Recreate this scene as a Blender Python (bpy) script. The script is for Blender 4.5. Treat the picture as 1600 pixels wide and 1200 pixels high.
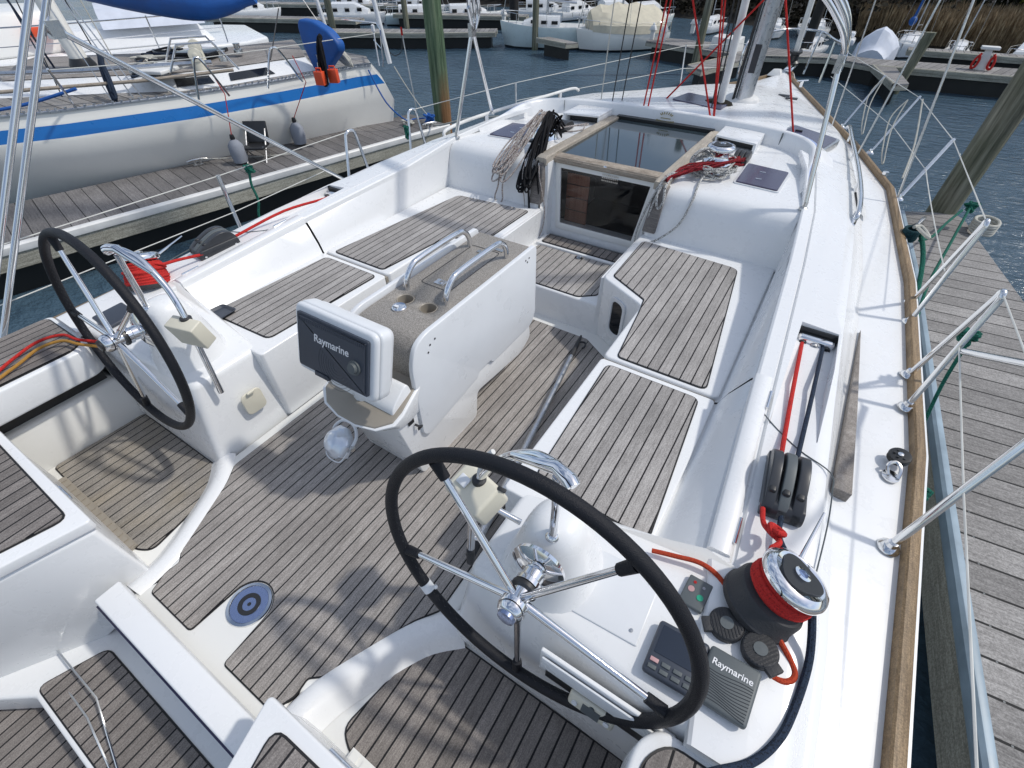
import bpy, bmesh, math, random
from mathutils import Vector, Matrix, noise
R = math.radians
random.seed(7)
for o in list(bpy.data.objects): bpy.data.objects.remove(o)
S = bpy.context.scene
COL = S.collection
# ------------------------------------------------------------ camera
cam = bpy.data.cameras.new('camera'); co = bpy.data.objects.new('camera', cam); COL.objects.link(co)
cam.sensor_width = 36; cam.lens = 730.234 / 1600 * 36; cam.clip_start = .05; cam.clip_end = 600
co.matrix_world = Matrix(((0.845, -0.369, 0.388, 1.174), (0.535, 0.586, -0.609, -0.255), (-0.002, 0.722, 0.692, 2.370), (0, 0, 0, 1)))
S.camera = co
# ------------------------------------------------------------ world and sun
SUN = Vector((.62, .40, 1.0)).normalized()
W = bpy.data.worlds.new('World'); S.world = W; W.use_nodes = True
nt = W.node_tree; bg = nt.nodes['Background']
sky = nt.nodes.new('ShaderNodeTexSky'); sky.sky_type = 'NISHITA'; sky.sun_disc = False
sky.sun_elevation = math.asin(SUN.z); sky.sun_rotation = math.atan2(SUN.x, SUN.y); sky.dust_density = 1.5
tcw = nt.nodes.new('ShaderNodeTexCoord'); mpw = nt.nodes.new('ShaderNodeMapping'); mpw.inputs[3].default_value = (1, 1, 2.6); nzw = nt.nodes.new('ShaderNodeTexNoise'); nzw.inputs['Scale'].default_value = 2.3; nzw.inputs['Detail'].default_value = 6; nzw.inputs['Roughness'].default_value = .6
rmw = nt.nodes.new('ShaderNodeMapRange'); rmw.inputs[1].default_value = .44; rmw.inputs[2].default_value = .66; rmw.inputs[3].default_value = .06; rmw.inputs[4].default_value = .85
mxw = nt.nodes.new('ShaderNodeMix'); mxw.data_type = 'RGBA'; mxw.inputs[7].default_value = (6.0, 6.6, 7.6, 1)     # thin bright cloud
nt.links.new(tcw.outputs[0], mpw.inputs[0]); nt.links.new(mpw.outputs[0], nzw.inputs['Vector']); nt.links.new(nzw.outputs[0], rmw.inputs[0]); nt.links.new(rmw.outputs[0], mxw.inputs[0]); nt.links.new(sky.outputs[0], mxw.inputs[6])
nt.links.new(mxw.outputs[2], bg.inputs[0]); bg.inputs[1].default_value = .13
sl = bpy.data.lights.new('sun', 'SUN'); sl.energy = 2.25; sl.angle = R(2.2); sl.color = (1, .955, .88)
so = bpy.data.objects.new('sun', sl); COL.objects.link(so); so.rotation_euler = SUN.to_track_quat('Z', 'Y').to_euler()
S.view_settings.view_transform = 'Standard'; S.view_settings.look = 'None'; S.view_settings.gamma = 1
S.view_settings.exposure = 0.02
S.render.engine = 'CYCLES'

# ------------------------------------------------------------ materials
class N:
    def __init__(s, name):
        s.m = bpy.data.materials.new(name); s.m.use_nodes = True; s.t = s.m.node_tree; s.b = s.t.nodes['Principled BSDF']
    def n(s, typ, ins=(), **kw):
        k = s.t.nodes.new('ShaderNode' + typ)
        for a, v in kw.items(): setattr(k, a, v)
        for i, v in (ins.items() if isinstance(ins, dict) else enumerate(ins)):
            if v is None: continue
            if hasattr(v, 'node'): s.t.links.new(v, k.inputs[i])
            else: k.inputs[i].default_value = v
        return k.outputs
    def set(s, name, v):
        if hasattr(v, 'node'): s.t.links.new(v, s.b.inputs[name])
        else: s.b.inputs[name].default_value = v
    def math(s, op, a, b=None): return s.n('Math', [a, b], operation=op)[0]
    def obj(s): return s.n('TexCoord')[3]
    def noise(s, vec, scale, detail=3, rough=.55): return s.n('TexNoise', {'Vector': vec, 'Scale': scale, 'Detail': detail, 'Roughness': rough})[0]
    def map(s, vec, scale): return s.n('Mapping', {0: vec, 3: scale})[0]
    def ramp(s, f, stops):
        k = s.t.nodes.new('ShaderNodeValToRGB'); s.t.links.new(f, k.inputs[0])
        e = k.color_ramp.elements
        while len(e) < len(stops): e.new(.5)
        for el, (p, c) in zip(e, stops): el.position = p; el.color = (c + (1,)) if len(c) == 3 else c
        return k.outputs[0]
    def mix(s, f, a, b, blend='MIX'):
        k = s.t.nodes.new('ShaderNodeMix'); k.data_type = 'RGBA'; k.blend_type = blend
        for i, v in ((0, f), (6, a), (7, b)):
            if hasattr(v, 'node'): s.t.links.new(v, k.inputs[i])
            else: k.inputs[i].default_value = (v + (1,)) if isinstance(v, tuple) and len(v) == 3 else v
        return k.outputs[2]
    def bump(s, h, strength=.3, dist=.01):
        o = s.n('Bump', {'Height': h, 'Strength': strength, 'Distance': dist})[0]; s.set('Normal', o); return o

def plain(name, col, rough=.5, metal=0, var=.12, scale=6, bump=0, bscale=60, spec=.5, coat=0):
    a = N(name); v = a.obj(); n1 = a.noise(v, scale, 4)
    c0 = tuple(max(0, x * (1 - var)) for x in col); c1 = tuple(min(1, x * (1 + var)) for x in col)
    a.set('Base Color', a.ramp(n1, [(.3, c0), (.7, c1)])); a.set('Roughness', a.n('MapRange', {0: n1, 1: .3, 2: .7, 3: rough * .85, 4: min(1, rough * 1.15)})[0])
    a.set('Metallic', metal); a.set('Specular IOR Level', spec); a.set('Coat Weight', coat)
    if bump: a.bump(a.noise(v, bscale, 3), bump, .004)
    return a.m

def planks(name, axis, pitch, gap, ca, cb, seam, rough=.75, var=.35, seambump=.6, gs=1., stain=None):
    a = N(name); v = a.obj(); xyz = a.n('SeparateXYZ', [v])
    c = a.math('DIVIDE', xyz[axis], pitch); fl = a.math('FLOOR', c); fr = a.math('FRACT', c)
    d = a.math('ABSOLUTE', a.math('SUBTRACT', fr, .5)); m = a.math('GREATER_THAN', d, .5 - gap / pitch / 2)
    wn = a.n('TexWhiteNoise', {'W': fl}, noise_dimensions='1D')[0]
    sc = [9 * gs, 9 * gs, 9 * gs]; sc[axis] = 150 * gs; sc2 = [40 * gs] * 3; sc2[axis] = 420 * gs
    # shift the grain from plank to plank
    off = a.n('CombineXYZ', [a.math('MULTIPLY', wn, 37.), a.math('MULTIPLY', wn, 19.), 0.])[0]
    v2 = a.n('VectorMath', [v, off], operation='ADD')[0]
    g1 = a.noise(a.map(v2, sc), 1, 4, .6); g2 = a.noise(a.map(v2, sc2), 1, 3, .7); big = a.noise(v, 3.1 * gs, 4, .6); speck = a.noise(v, 260 * gs, 2, .8)
    f = a.math('ADD', a.math('MULTIPLY', g1, .5), a.math('MULTIPLY', g2, .5))
    col = a.ramp(f, [(.34, ca), (.5, tuple((x + y) / 2 for x, y in zip(ca, cb))), (.66, cb)])
    pv = a.n('MapRange', {0: wn, 1: 0., 2: 1., 3: 1 - var / 2, 4: 1 + var / 2})[0]
    bv = a.n('MapRange', {0: big, 1: .35, 2: .68, 3: .84, 4: 1.15})[0]
    sv = a.n('MapRange', {0: speck, 1: .38, 2: .64, 3: .74, 4: 1.22})[0]
    k = a.math('MULTIPLY', a.math('MULTIPLY', pv, bv), sv)
    kk = a.n('CombineColor', [k, k, k])[0]
    col = a.mix(1., col, kk, 'MULTIPLY')
    if stain: col = a.mix(a.n('MapRange', {0: a.noise(v, 2.3, 3), 1: .5, 2: .72, 3: 0., 4: .55})[0], col, stain)
    col = a.mix(m, col, seam)
    a.set('Base Color', col); a.set('Roughness', rough); a.set('Specular IOR Level', .3)
    h = a.math('SUBTRACT', a.math('ADD', a.math('MULTIPLY', f, .35), a.math('MULTIPLY', speck, .2)), a.math('MULTIPLY', m, seambump))
    a.bump(h, .55, .002)
    return a.m

def gelcoat(name, col=(.79, .80, .805), rough=.28):
    a = N(name); v = a.obj(); n1 = a.noise(v, 2.2, 5, .6); n2 = a.noise(v, 14, 4, .65); sp = a.noise(v, 55, 3, .6)
    w = a.n('MapRange', {0: n1, 1: .35, 2: .7, 3: .0, 4: .22})[0]
    c = a.mix(w, col, tuple(x * y for x, y in zip(col, (.96, .965, .955))))
    spot = a.n('MapRange', {0: sp, 1: .74, 2: .80, 3: 0., 4: .0})[0]
    a.set('Base Color', c); a.set('Roughness', a.n('MapRange', {0: n2, 1: .3, 2: .7, 3: rough * .8, 4: rough * 1.35})[0])
    a.set('Coat Weight', .25); a.set('Coat Roughness', .12)
    a.bump(a.noise(v, 1.6, 1), .05, .02)
    return a.m

def metal(name, col=(.74, .75, .76), rough=.12):
    a = N(name); v = a.obj(); n1 = a.noise(v, 40, 3)
    a.set('Base Color', col + (1,)); a.set('Metallic', 1); a.set('Roughness', a.n('MapRange', {0: n1, 1: .3, 2: .7, 3: rough * .6, 4: rough * 1.6})[0]); return a.m

def rope(name, base, fleck=None, amount=.5, sc=260):
    a = N(name); v = a.obj()
    n1 = a.noise(v, sc, 1, .4); c = a.mix(a.n('MapRange', {0: a.noise(v, 30, 2), 1: .3, 2: .7, 3: 0., 4: .4})[0], base, tuple(x * .6 for x in base))
    if fleck:
        f = a.n('MapRange', {0: n1, 1: amount, 2: amount + .05, 3: 0., 4: 1.})[0]; c = a.mix(f, c, fleck)
    a.set('Base Color', c); a.set('Roughness', .85); a.set('Specular IOR Level', .2)
    wv = a.n('TexVoronoi', {'Vector': v, 'Scale': sc * 1.3})[0]; a.bump(wv, .5, .002); return a.m

M = {}
M['gel'] = gelcoat('white_gelcoat'); M['gelwarm'] = gelcoat('cream_gelcoat', (.77, .77, .745), .32)
M['cream'] = plain('cream_plastic', (.66, .63, .52), .45, var=.05)
GA, GB, SM = (.20, .183, .170), (.42, .392, .366), (.012, .012, .014)
M['teak'] = planks('weathered_teak', 0, .0475, .0054, GA, GB, SM, var=.2)
M['teakfine'] = planks('weathered_teak_helm', 0, .0475, .0058, (.18, .166, .148), (.38, .355, .322), SM, var=.2, stain=(.33, .27, .17))
M['teakbench'] = planks('weathered_teak_bench', 0, .0475, .0054, (.25, .235, .225), (.46, .44, .42), SM, var=.22)
M['teakdark'] = planks('dark_teak', 0, .0475, .0062, (.15, .134, .126), (.29, .265, .245), SM, var=.3)  # planks in darker tones than the other teak
M['teakwood'] = planks('teak_trim', 2, 3., .0001, (.20, .165, .13), (.47, .41, .34), SM)
M['teakrail'] = planks('sunbleached_teak_rail', 0, 3., .0001, (.30, .265, .215), (.54, .49, .42), SM)
M['toerail'] = planks('varnish_worn_teak', 0, 5., .0001, (.15, .10, .055), (.33, .235, .135), SM, gs=.8, rough=.5)
M['greyteak'] = planks('grey_teak_trim', 2, 3., .0001, (.11, .10, .095), (.26, .24, .225), SM)
M['caulk'] = plain('black_caulk', (.012, .012, .013), .5)
M['steel'] = metal('stainless_steel'); M['steeldull'] = metal('brushed_steel', (.58, .58, .57), .28); M['alu'] = metal('anodised_aluminium', (.52, .54, .57), .34)
M['mirror'] = metal('polished_chrome', (.8, .81, .83), .05)
M['black'] = plain('black_plastic', (.02, .021, .023), .38); M['leather'] = plain('black_leather', (.010, .011, .015), .5, spec=.3, bump=.5, bscale=420)
M['rubber'] = plain('black_rubber', (.03, .031, .034), .55, bump=.3, bscale=200)
M['charcoal'] = plain('charcoal_plastic', (.045, .055, .075), .42, var=.06)
M['greygrey'] = plain('grey_plastic', (.10, .115, .12), .5, var=.06)
M['clutch'] = plain('clutch_grey', (.038, .041, .047), .33, var=.1)
M['display'] = plain('dark_display', (.02, .028, .045), .12, var=.1)
M['white'] = plain('white_plastic', (.72, .74, .76), .3, var=.03); M['lettering'] = plain('white_lettering', (.8, .8, .8), .5)
M['tan'] = plain('taupe_gelcoat', (.30, .27, .225), .4, var=.1)
M['red'] = rope('red_braid', (.55, .035, .03), (.30, .02, .02), .58); M['orange'] = rope('orange_braid', (.50, .07, .03), (.35, .04, .02), .55)
M['blackrope'] = rope('black_braid', (.012, .012, .014)); M['navyrope'] = rope('dark_blue_braid', (.03, .045, .075), (.015, .02, .03), .55)
M['fleckrope'] = rope('grey_fleck_braid', (.52, .50, .47), (.12, .05, .05), .52, 240); M['whiterope'] = rope('white_black_fleck_braid', (.62, .62, .60), (.05, .05, .05), .52, 230)
M['redblack'] = rope('dark_red_braid', (.33, .02, .03), (.03, .01, .01), .5); M['greenrope'] = rope('green_braid', (.02, .16, .11), (.01, .06, .05), .5)
M['tealrope'] = rope('dark_teal_braid', (.015, .06, .07), (.005, .02, .03), .5)
M['cream_rope'] = rope('dirty_white_rope', (.55, .54, .48)); M['bluerope'] = rope('blue_rope', (.03, .12, .40)); M['yellowrope'] = rope('yellow_cable', (.42, .22, .05))
M['wire'] = plain('coated_wire', (.62, .62, .58), .5)
M['dockwood'] = planks('dock_planks', 1, .14, .010, (.16, .153, .147), (.35, .338, .325), (.02, .02, .02), var=.35, gs=.5)
M['dockdark'] = planks('dock_planks_dark', 1, .14, .008, (.10, .095, .095), (.23, .22, .215), (.02, .02, .02), var=.35, gs=.5)
M['timber'] = planks('grey_timber', 2, 3., .0001, (.22, .21, .17), (.46, .45, .38), SM, gs=.4)
M['vinyl'] = plain('pale_blue_vinyl', (.26, .34, .40), .4, var=.2)
M['float'] = plain('black_float', (.012, .013, .012), .5)
M['pvc'] = plain('white_pvc', (.7, .7, .68), .45)
M['blue'] = plain('blue_canvas', (.006, .085, .33), .6, var=.25, scale=3, bump=.4, bscale=12); M['beige'] = plain('beige_tarp', (.55, .51, .40), .7, bump=.6, bscale=4)
M['stripe'] = plain('blue_stripe_paint', (.012, .17, .52), .3, var=.04); M['oldhull'] = plain('aged_white_hull', (.82, .81, .76), .32, var=.05, scale=1.5)
M['anti'] = plain('dark_antifouling', (.02, .025, .03), .6); M['bottomblue'] = plain('blue_antifouling', (.01, .08, .25), .6)
M['darkglass'] = plain('smoked_window', (.012, .014, .018), .06, var=.1); M['orangeplastic'] = plain('orange_plastic', (.75, .09, .03), .4)
M['greygreenhull'] = plain('pale_aqua_hull', (.55, .64, .64), .3, var=.04)

def glass(name, col, rough=.03, alpha=.35):
    a = N(name); a.set('Base Color', col + (1,)); a.set('Roughness', rough); a.set('Alpha', alpha); a.set('Specular IOR Level', .8); a.bump(a.noise(a.obj(), 2, 1), .02, .01); return a.m
M['glass'] = glass('tinted_acrylic', (.010, .012, .014), .03, .26)
M['hatchglass'] = glass('smoked_acrylic', (.03, .045, .055), .05, .93)
a = N('dark_hatch_acrylic'); a.set('Base Color', a.mix(a.noise(a.obj(), 30, 3), (.035, .03, .07), (.06, .055, .11))); a.set('Roughness', .16); M['purple'] = a.m
a = N('table_laminate'); v = a.obj(); a.set('Base Color', a.mix(a.n('MapRange', {0: a.noise(v, 240, 2, .8), 1: .4, 2: .6, 3: 0., 4: 1.})[0], (.18, .165, .147), (.36, .338, .308))); a.set('Roughness', .55); a.bump(a.noise(v, 300, 2), .3, .001); M['laminate'] = a.m
a = N('piling_wood'); v = a.obj(); f = a.noise(a.map(v, (14, 14, .7)), 1.6, 6, .7); g = a.noise(v, 1.1, 3)
a.set('Base Color', a.mix(a.n('MapRange', {0: g, 1: .4, 2: .65, 3: 0., 4: .6})[0], a.ramp(f, [(.33, (.035, .035, .025)), (.5, (.17, .165, .12)), (.68, (.33, .32, .25))]), (.10, .125, .06)))
a.set('Roughness', .9); a.bump(f, 1., .03); M['pile'] = a.m
a = N('green_piling'); v = a.obj(); f = a.noise(a.map(v, (14, 14, .7)), 1.6, 6, .7); z = a.n('SeparateXYZ', [v])
low = a.n('MapRange', {0: a.math('ADD', z[2], a.math('MULTIPLY', f, .5)), 1: .75, 2: 1.25, 3: 1., 4: 0.})[0]; side = a.n('MapRange', {0: z[0], 1: .03, 2: .08, 3: 0., 4: 1.})[0]
c = a.ramp(f, [(.33, (.03, .055, .03)), (.5, (.10, .16, .09)), (.68, (.22, .27, .17))])
a.set('Base Color', a.mix(a.math('MULTIPLY', low, side), c, (.24, .12, .05))); a.set('Roughness', .9); a.bump(f, .9, .03); M['greenpile'] = a.m
a = N('mooring_water'); v = a.obj()
w1 = a.noise(a.map(v, (1., 2.2, 1)), 3.0, 3, .6); w2 = a.noise(a.map(v, (1., 1.7, 1)), 11., 4, .65); w3 = a.noise(v, .5, 2)
a.set('Base Color', a.mix(w3, (.040, .076, .110), (.070, .118, .160))); a.set('Roughness', a.n('MapRange', {0: w3, 1: .35, 2: .65, 3: .08, 4: .22})[0]); a.set('IOR', 1.42)
a.bump(a.math('ADD', a.math('MULTIPLY', w1, 1.), a.math('MULTIPLY', w2, .30)), 1., .065); M['water'] = a.m
a = N('reed_stems'); i = a.n('ObjectInfo'); a.set('Base Color', a.ramp(a.noise(a.obj(), 5., 3, .7), [(.3, (.12, .08, .045)), (.5, (.25, .18, .10)), (.7, (.40, .31, .19))])); a.set('Roughness', .9); M['reed'] = a.m
def leaf(name, lo, hi):
    a = N(name); a.set('Base Color', a.ramp(a.noise(a.obj(), 2.5, 4, .7), [(.35, lo), (.65, hi)])); a.set('Roughness', .8); a.set('Specular IOR Level', .2); return a.m
M['leafdark'] = leaf('dark_foliage', (.008, .012, .007), (.035, .045, .022)); M['leafbrown'] = leaf('bare_brush', (.010, .009, .006), (.050, .042, .028))
M['leafyellow'] = leaf('spring_foliage', (.10, .12, .02), (.30, .30, .06)); M['bark'] = plain('bark', (.05, .04, .03), .95, bump=.8, bscale=20)
M['earth'] = plain('dark_bank_soil', (.014, .012, .009), .95, var=.4, bump=.6, bscale=3); M['mud'] = plain('sea_bed', (.03, .035, .028), .95)
a = N('cabin_wood'); a.set('Base Color', a.ramp(a.noise(a.map(a.obj(), (40, 3, 3)), 1, 3), [(.3, (.32, .12, .07)), (.7, (.52, .24, .15))])); a.set('Roughness', .35); M['mahogany'] = a.m
M['redgc'] = plain('dusty_pink_steel', (.5, .3, .3), .4)
M['gold'] = plain('gold_emblem', (.30, .24, .08), .4)
M['blueline'] = plain('pale_blue_shading', (.30, .38, .62), .35)  # blue shading along the spray coaming crest, put in as colour
M['drain'] = metal('blue_reflection_steel', (.35, .42, .62), .25)  # blue reflection tinted into the base colour of the steel
M['fender'] = plain('grey_fender_cover', (.25, .27, .31), .8, bump=.6, bscale=90)

# ------------------------------------------------------------ mesh builder
ORG = {}
def org(o): return ORG.get(o.name, Vector((0, 0, 0)))
class MB:
    def __init__(s): s.v = []; s.f = []; s.mi = []; s.T = None
    def add(s, vs, fs, mi=0):
        b = len(s.v)
        for p in vs:
            p = Vector(p); s.v.append(s.T @ p if s.T else p)
        for f in fs: s.f.append([b + i for i in f]); s.mi.append(mi)
        return s
    def box(s, c, d, mi=0, rot=None):
        x, y, z = (q / 2 for q in d); c = Vector(c)
        vs = [Vector((sx * x, sy * y, sz * z)) for sz in (-1, 1) for sy in (-1, 1) for sx in (-1, 1)]
        if rot is not None: vs = [rot @ q for q in vs]
        return s.add([c + q for q in vs], [(0, 2, 3, 1), (4, 5, 7, 6), (0, 1, 5, 4), (2, 6, 7, 3), (0, 4, 6, 2), (1, 3, 7, 5)], mi)
    def loft2(s, bot, top, mi=0):
        n = len(bot)
        a = sum(bot[i][0] * bot[(i + 1) % n][1] - bot[(i + 1) % n][0] * bot[i][1] for i in range(n))
        if a < 0: bot = bot[::-1]; top = top[::-1]
        return s.add(list(bot) + list(top), [list(range(n))[::-1], list(range(n, 2 * n))] + [(i, (i + 1) % n, n + (i + 1) % n, n + i) for i in range(n)], mi)
    def prism(s, poly, z0, z1, mi=0):
        f = (lambda z: (lambda p: z(p[0], p[1])) if callable(z) else (lambda p: z))
        a, b = f(z0), f(z1)
        return s.loft2([(p[0], p[1], a(p)) for p in poly], [(p[0], p[1], b(p)) for p in poly], mi)
    def grid(s, rows, mi=0, flip=False, closed=False):
        n = len(rows[0]); vs = [p for r in rows for p in r]; fs = []
        for i in range(len(rows) - 1):
            for j in range(n if closed else n - 1):
                a, b = i * n + j, i * n + (j + 1) % n; q = (a, b, b + n, a + n); fs.append(q[::-1] if flip else q)
        return s.add(vs, fs, mi)
    def tube(s, pts, r, seg=10, mi=0, closed=False, caps=True):
        P = [Vector(p) for p in pts]; n = len(P)
        rr = r if isinstance(r, (list, tuple)) else [r] * n
        rows = []; up = None
        for i in range(n):
            if closed: t = (P[(i + 1) % n] - P[i - 1]).normalized()
            else: t = (P[min(i + 1, n - 1)] - P[max(i - 1, 0)]).normalized()
            if up is None:
                up = Vector((0, 0, 1)) if abs(t.z) < .9 else Vector((1, 0, 0))
            x = up - t * up.dot(t)
            if x.length < 1e-5: x = t.orthogonal()
            x.normalize(); y = t.cross(x); up = x
            rows.append([P[i] + (x * math.cos(k * 2 * math.pi / seg) + y * math.sin(k * 2 * math.pi / seg)) * rr[i] for k in range(seg)])
        if closed: rows.append(rows[0])
        b = len(s.v); s.grid(rows, mi, closed=True)
        if caps and not closed:
            s.add(rows[0], [list(range(seg))[::-1]], mi); s.add(rows[-1], [list(range(seg))], mi)
        return s
    def lathe(s, prof, o=(0, 0, 0), ax=(0, 0, 1), seg=24, mi=0, caps=True):
        q = Vector((0, 0, 1)).rotation_difference(Vector(ax).normalized()); o = Vector(o); rows = []
        for r, z in prof: rows.append([o + q @ Vector((r * math.cos(2 * math.pi * k / seg), r * math.sin(2 * math.pi * k / seg), z)) for k in range(seg)])
        s.grid(rows, mi, closed=True)
        if caps:
            if prof[0][0] > 1e-4: s.add(rows[0], [list(range(seg))[::-1]], mi)
            if prof[-1][0] > 1e-4: s.add(rows[-1], [list(range(seg))], mi)
        return s
    def ell(s, c, r, seg=20, ring=12, mi=0, rot=None):
        rows = []
        for i in range(ring + 1):
            t = -math.pi / 2 + math.pi * i / ring; row = []
            for k in range(seg):
                q = Vector((r[0] * math.cos(t) * math.cos(2 * math.pi * k / seg), r[1] * math.cos(t) * math.sin(2 * math.pi * k / seg), r[2] * math.sin(t)))
                row.append(Vector(c) + (rot @ q if rot is not None else q))
            rows.append(row)
        return s.grid(rows, mi, closed=True)
    def extr(s, poly, o, u, v, d, mi=0):
        o, u, v, d = map(Vector, (o, u, v, d)); n = len(poly); a = [o + u * p[0] + v * p[1] for p in poly]
        ar = sum(poly[i][0] * poly[(i + 1) % n][1] - poly[(i + 1) % n][0] * poly[i][1] for i in range(n))
        if (ar > 0) != (u.cross(v).dot(d) > 0): a = a[::-1]
        return s.add(a + [q + d for q in a], [list(range(n))[::-1], list(range(n, 2 * n))] + [(i, (i + 1) % n, n + (i + 1) % n, n + i) for i in range(n)], mi)
    def build(s, name, mats, parent=None, bevel=0, seg=3, auto=38, flat=False):
        o0 = org(parent) if parent else Vector((0, 0, 0))
        me = bpy.data.meshes.new(name); me.from_pydata([v - o0 for v in s.v], [], s.f)
        for m in (mats if isinstance(mats, (list, tuple)) else [mats]): me.materials.append(M[m])
        me.polygons.foreach_set('material_index', s.mi)
        bm = bmesh.new(); bm.from_mesh(me); bmesh.ops.remove_doubles(bm, verts=bm.verts, dist=1e-5)
        bmesh.ops.dissolve_degenerate(bm, edges=bm.edges, dist=1e-6)
        if bevel:
            es = [e for e in bm.edges if len(e.link_faces) == 2 and e.calc_face_angle(0) > R(28)]
            bmesh.ops.bevel(bm, geom=es, offset=bevel, segments=seg, profile=.5, affect='EDGES', clamp_overlap=True)
        bm.to_mesh(me); bm.free()
        if not flat: me.shade_smooth(); me.set_sharp_from_angle(angle=R(auto))
        o = bpy.data.objects.new(name, me); COL.objects.link(o); ORG[o.name] = o0
        if parent: o.parent = parent
        return o

def thing(name, label, cat, loc=(0, 0, 0), group=None, kind=None, rz=0):
    o = bpy.data.objects.new(name, None); COL.objects.link(o); o.empty_display_size = .1; o.location = loc; ORG[o.name] = Vector(loc) if not rz else Vector((0, 0, 0))
    o.rotation_euler.z = rz
    return tag(o, label, cat, group, kind)
def tag(o, label=None, cat=None, group=None, kind=None):
    if label: o['label'] = label
    if cat: o['category'] = cat
    if group: o['group'] = group
    if kind: o['kind'] = kind
    return o
def solo(name, mb, mat, label=None, cat=None, group=None, kind=None, origin=None, **kw):
    """a thing that is one mesh: its origin is put at its own base"""
    if origin is None:
        xs = [v.x for v in mb.v]; ys = [v.y for v in mb.v]; zs = [v.z for v in mb.v]
        origin = Vector(((min(xs) + max(xs)) / 2, (min(ys) + max(ys)) / 2, min(zs)))
    origin = Vector(origin); mb.v = [v - origin for v in mb.v]
    o = mb.build(name, mat, None, **kw); o.location = origin; ORG[o.name] = origin
    return tag(o, label, cat, group, kind)
def sm(pts, n=6, closed=False):
    P = [Vector(p) for p in pts]; out = []; L = len(P)
    for i in range(L if closed else L - 1):
        g = (lambda k: P[k % L]) if closed else (lambda k: P[max(0, min(L - 1, k))])
        a, b, c, d = g(i - 1), g(i), g(i + 1), g(i + 2)
        for j in range(n):
            t = j / n; out.append(.5 * ((2 * b) + (c - a) * t + (2 * a - 5 * b + 4 * c - d) * t * t + (3 * b - a - 3 * c + d) * t ** 3))
    if not closed: out.append(P[-1])
    return out
def rnd(poly, r, n=4):
    """round the corners of a 2-D polygon"""
    out = []; L = len(poly)
    for i in range(L):
        p = Vector(poly[i][:2]); a = Vector(poly[i - 1][:2]) - p; b = Vector(poly[(i + 1) % L][:2]) - p
        rr = min(r if not isinstance(r, (list, tuple)) else r[i], a.length * .45, b.length * .45)
        A = p + a.normalized() * rr; B = p + b.normalized() * rr
        for k in range(n + 1):
            t = k / n; q = A * (1 - t) ** 2 + p * 2 * t * (1 - t) + B * t * t; out.append((q.x, q.y))
    return out
def mx(poly, s): return [(s * p[0],) + tuple(p[1:]) for p in poly]
def grow(poly, d):
    c = Vector((sum(p[0] for p in poly) / len(poly), sum(p[1] for p in poly) / len(poly))); out = []; L = len(poly)
    a = sum(poly[i][0] * poly[(i + 1) % L][1] - poly[(i + 1) % L][0] * poly[i][1] for i in range(L)); sg = 1 if a > 0 else -1
    for i in range(L):
        p0, p, p1 = (Vector(poly[(i + k) % L][:2]) for k in (-1, 0, 1))
        e0 = (p - p0).normalized(); e1 = (p1 - p).normalized(); n0 = Vector((e0.y, -e0.x)) * sg; n1 = Vector((e1.y, -e1.x)) * sg
        m = (n0 + n1); m = m.normalized() if m.length > 1e-6 else n0; q = p + m * (d / max(.35, m.dot(n0))); out.append((q.x, q.y))
    return out
def teak_panel(name, poly, z, parent, mat='teak', r=.02, edge=.006):
    poly = rnd(poly, r) if r else poly; mb = MB(); up = (lambda d: (lambda x, y: z(x, y) + d) if callable(z) else z + d)
    mb.prism(grow(poly, edge), up(-.008), up(.0035), 1); mb.prism(poly, up(-.008), up(.007), 0)
    return mb.build(name, [mat, 'caulk'], parent, flat=True)
def text(body, size, mw, parent, mat='lettering', name='lettering', ext=.0006):
    cu = bpy.data.curves.new('t', 'FONT'); cu.body = body; cu.size = size; cu.extrude = ext; cu.align_x = 'CENTER'; cu.align_y = 'CENTER'; cu.offset = size * .012; cu.resolution_u = 4
    t = bpy.data.objects.new('t', cu); COL.objects.link(t); dg = bpy.context.evaluated_depsgraph_get(); me = bpy.data.meshes.new_from_object(t.evaluated_get(dg))
    bpy.data.objects.remove(t); o0 = org(parent)
    me.transform(Matrix.Translation(-o0) @ mw); me.materials.clear(); me.materials.append(M[mat]); me.name = name
    o = bpy.data.objects.new(name, me); COL.objects.link(o); o.parent = parent; ORG[o.name] = o0; return o
def frame(o, x, n):
    """matrix with local x along x, local z along n"""
    n = Vector(n).normalized(); x = Vector(x); x = (x - n * x.dot(n)).normalized(); y = n.cross(x)
    return Matrix(((x.x, y.x, n.x, o[0]), (x.y, y.y, n.y, o[1]), (x.z, y.z, n.z, o[2]), (0, 0, 0, 1)))
def L(a, b, t): return a + (b - a) * t
def interp(tab, y):
    if y <= tab[0][0]: return tab[0][1]
    for (a, v), (b, w) in zip(tab, tab[1:]):
        if y <= b: t = (y - a) / (b - a); return tuple(L(p, q, t) for p, q in zip(v, w)) if isinstance(v, tuple) else L(v, w, t)
    return tab[-1][1]
def sag(a, b, d, n=10):
    a, b = Vector(a), Vector(b); return [a.lerp(b, i / n) - Vector((0, 0, d * 4 * (i / n) * (1 - i / n))) for i in range(n + 1)]

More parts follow.
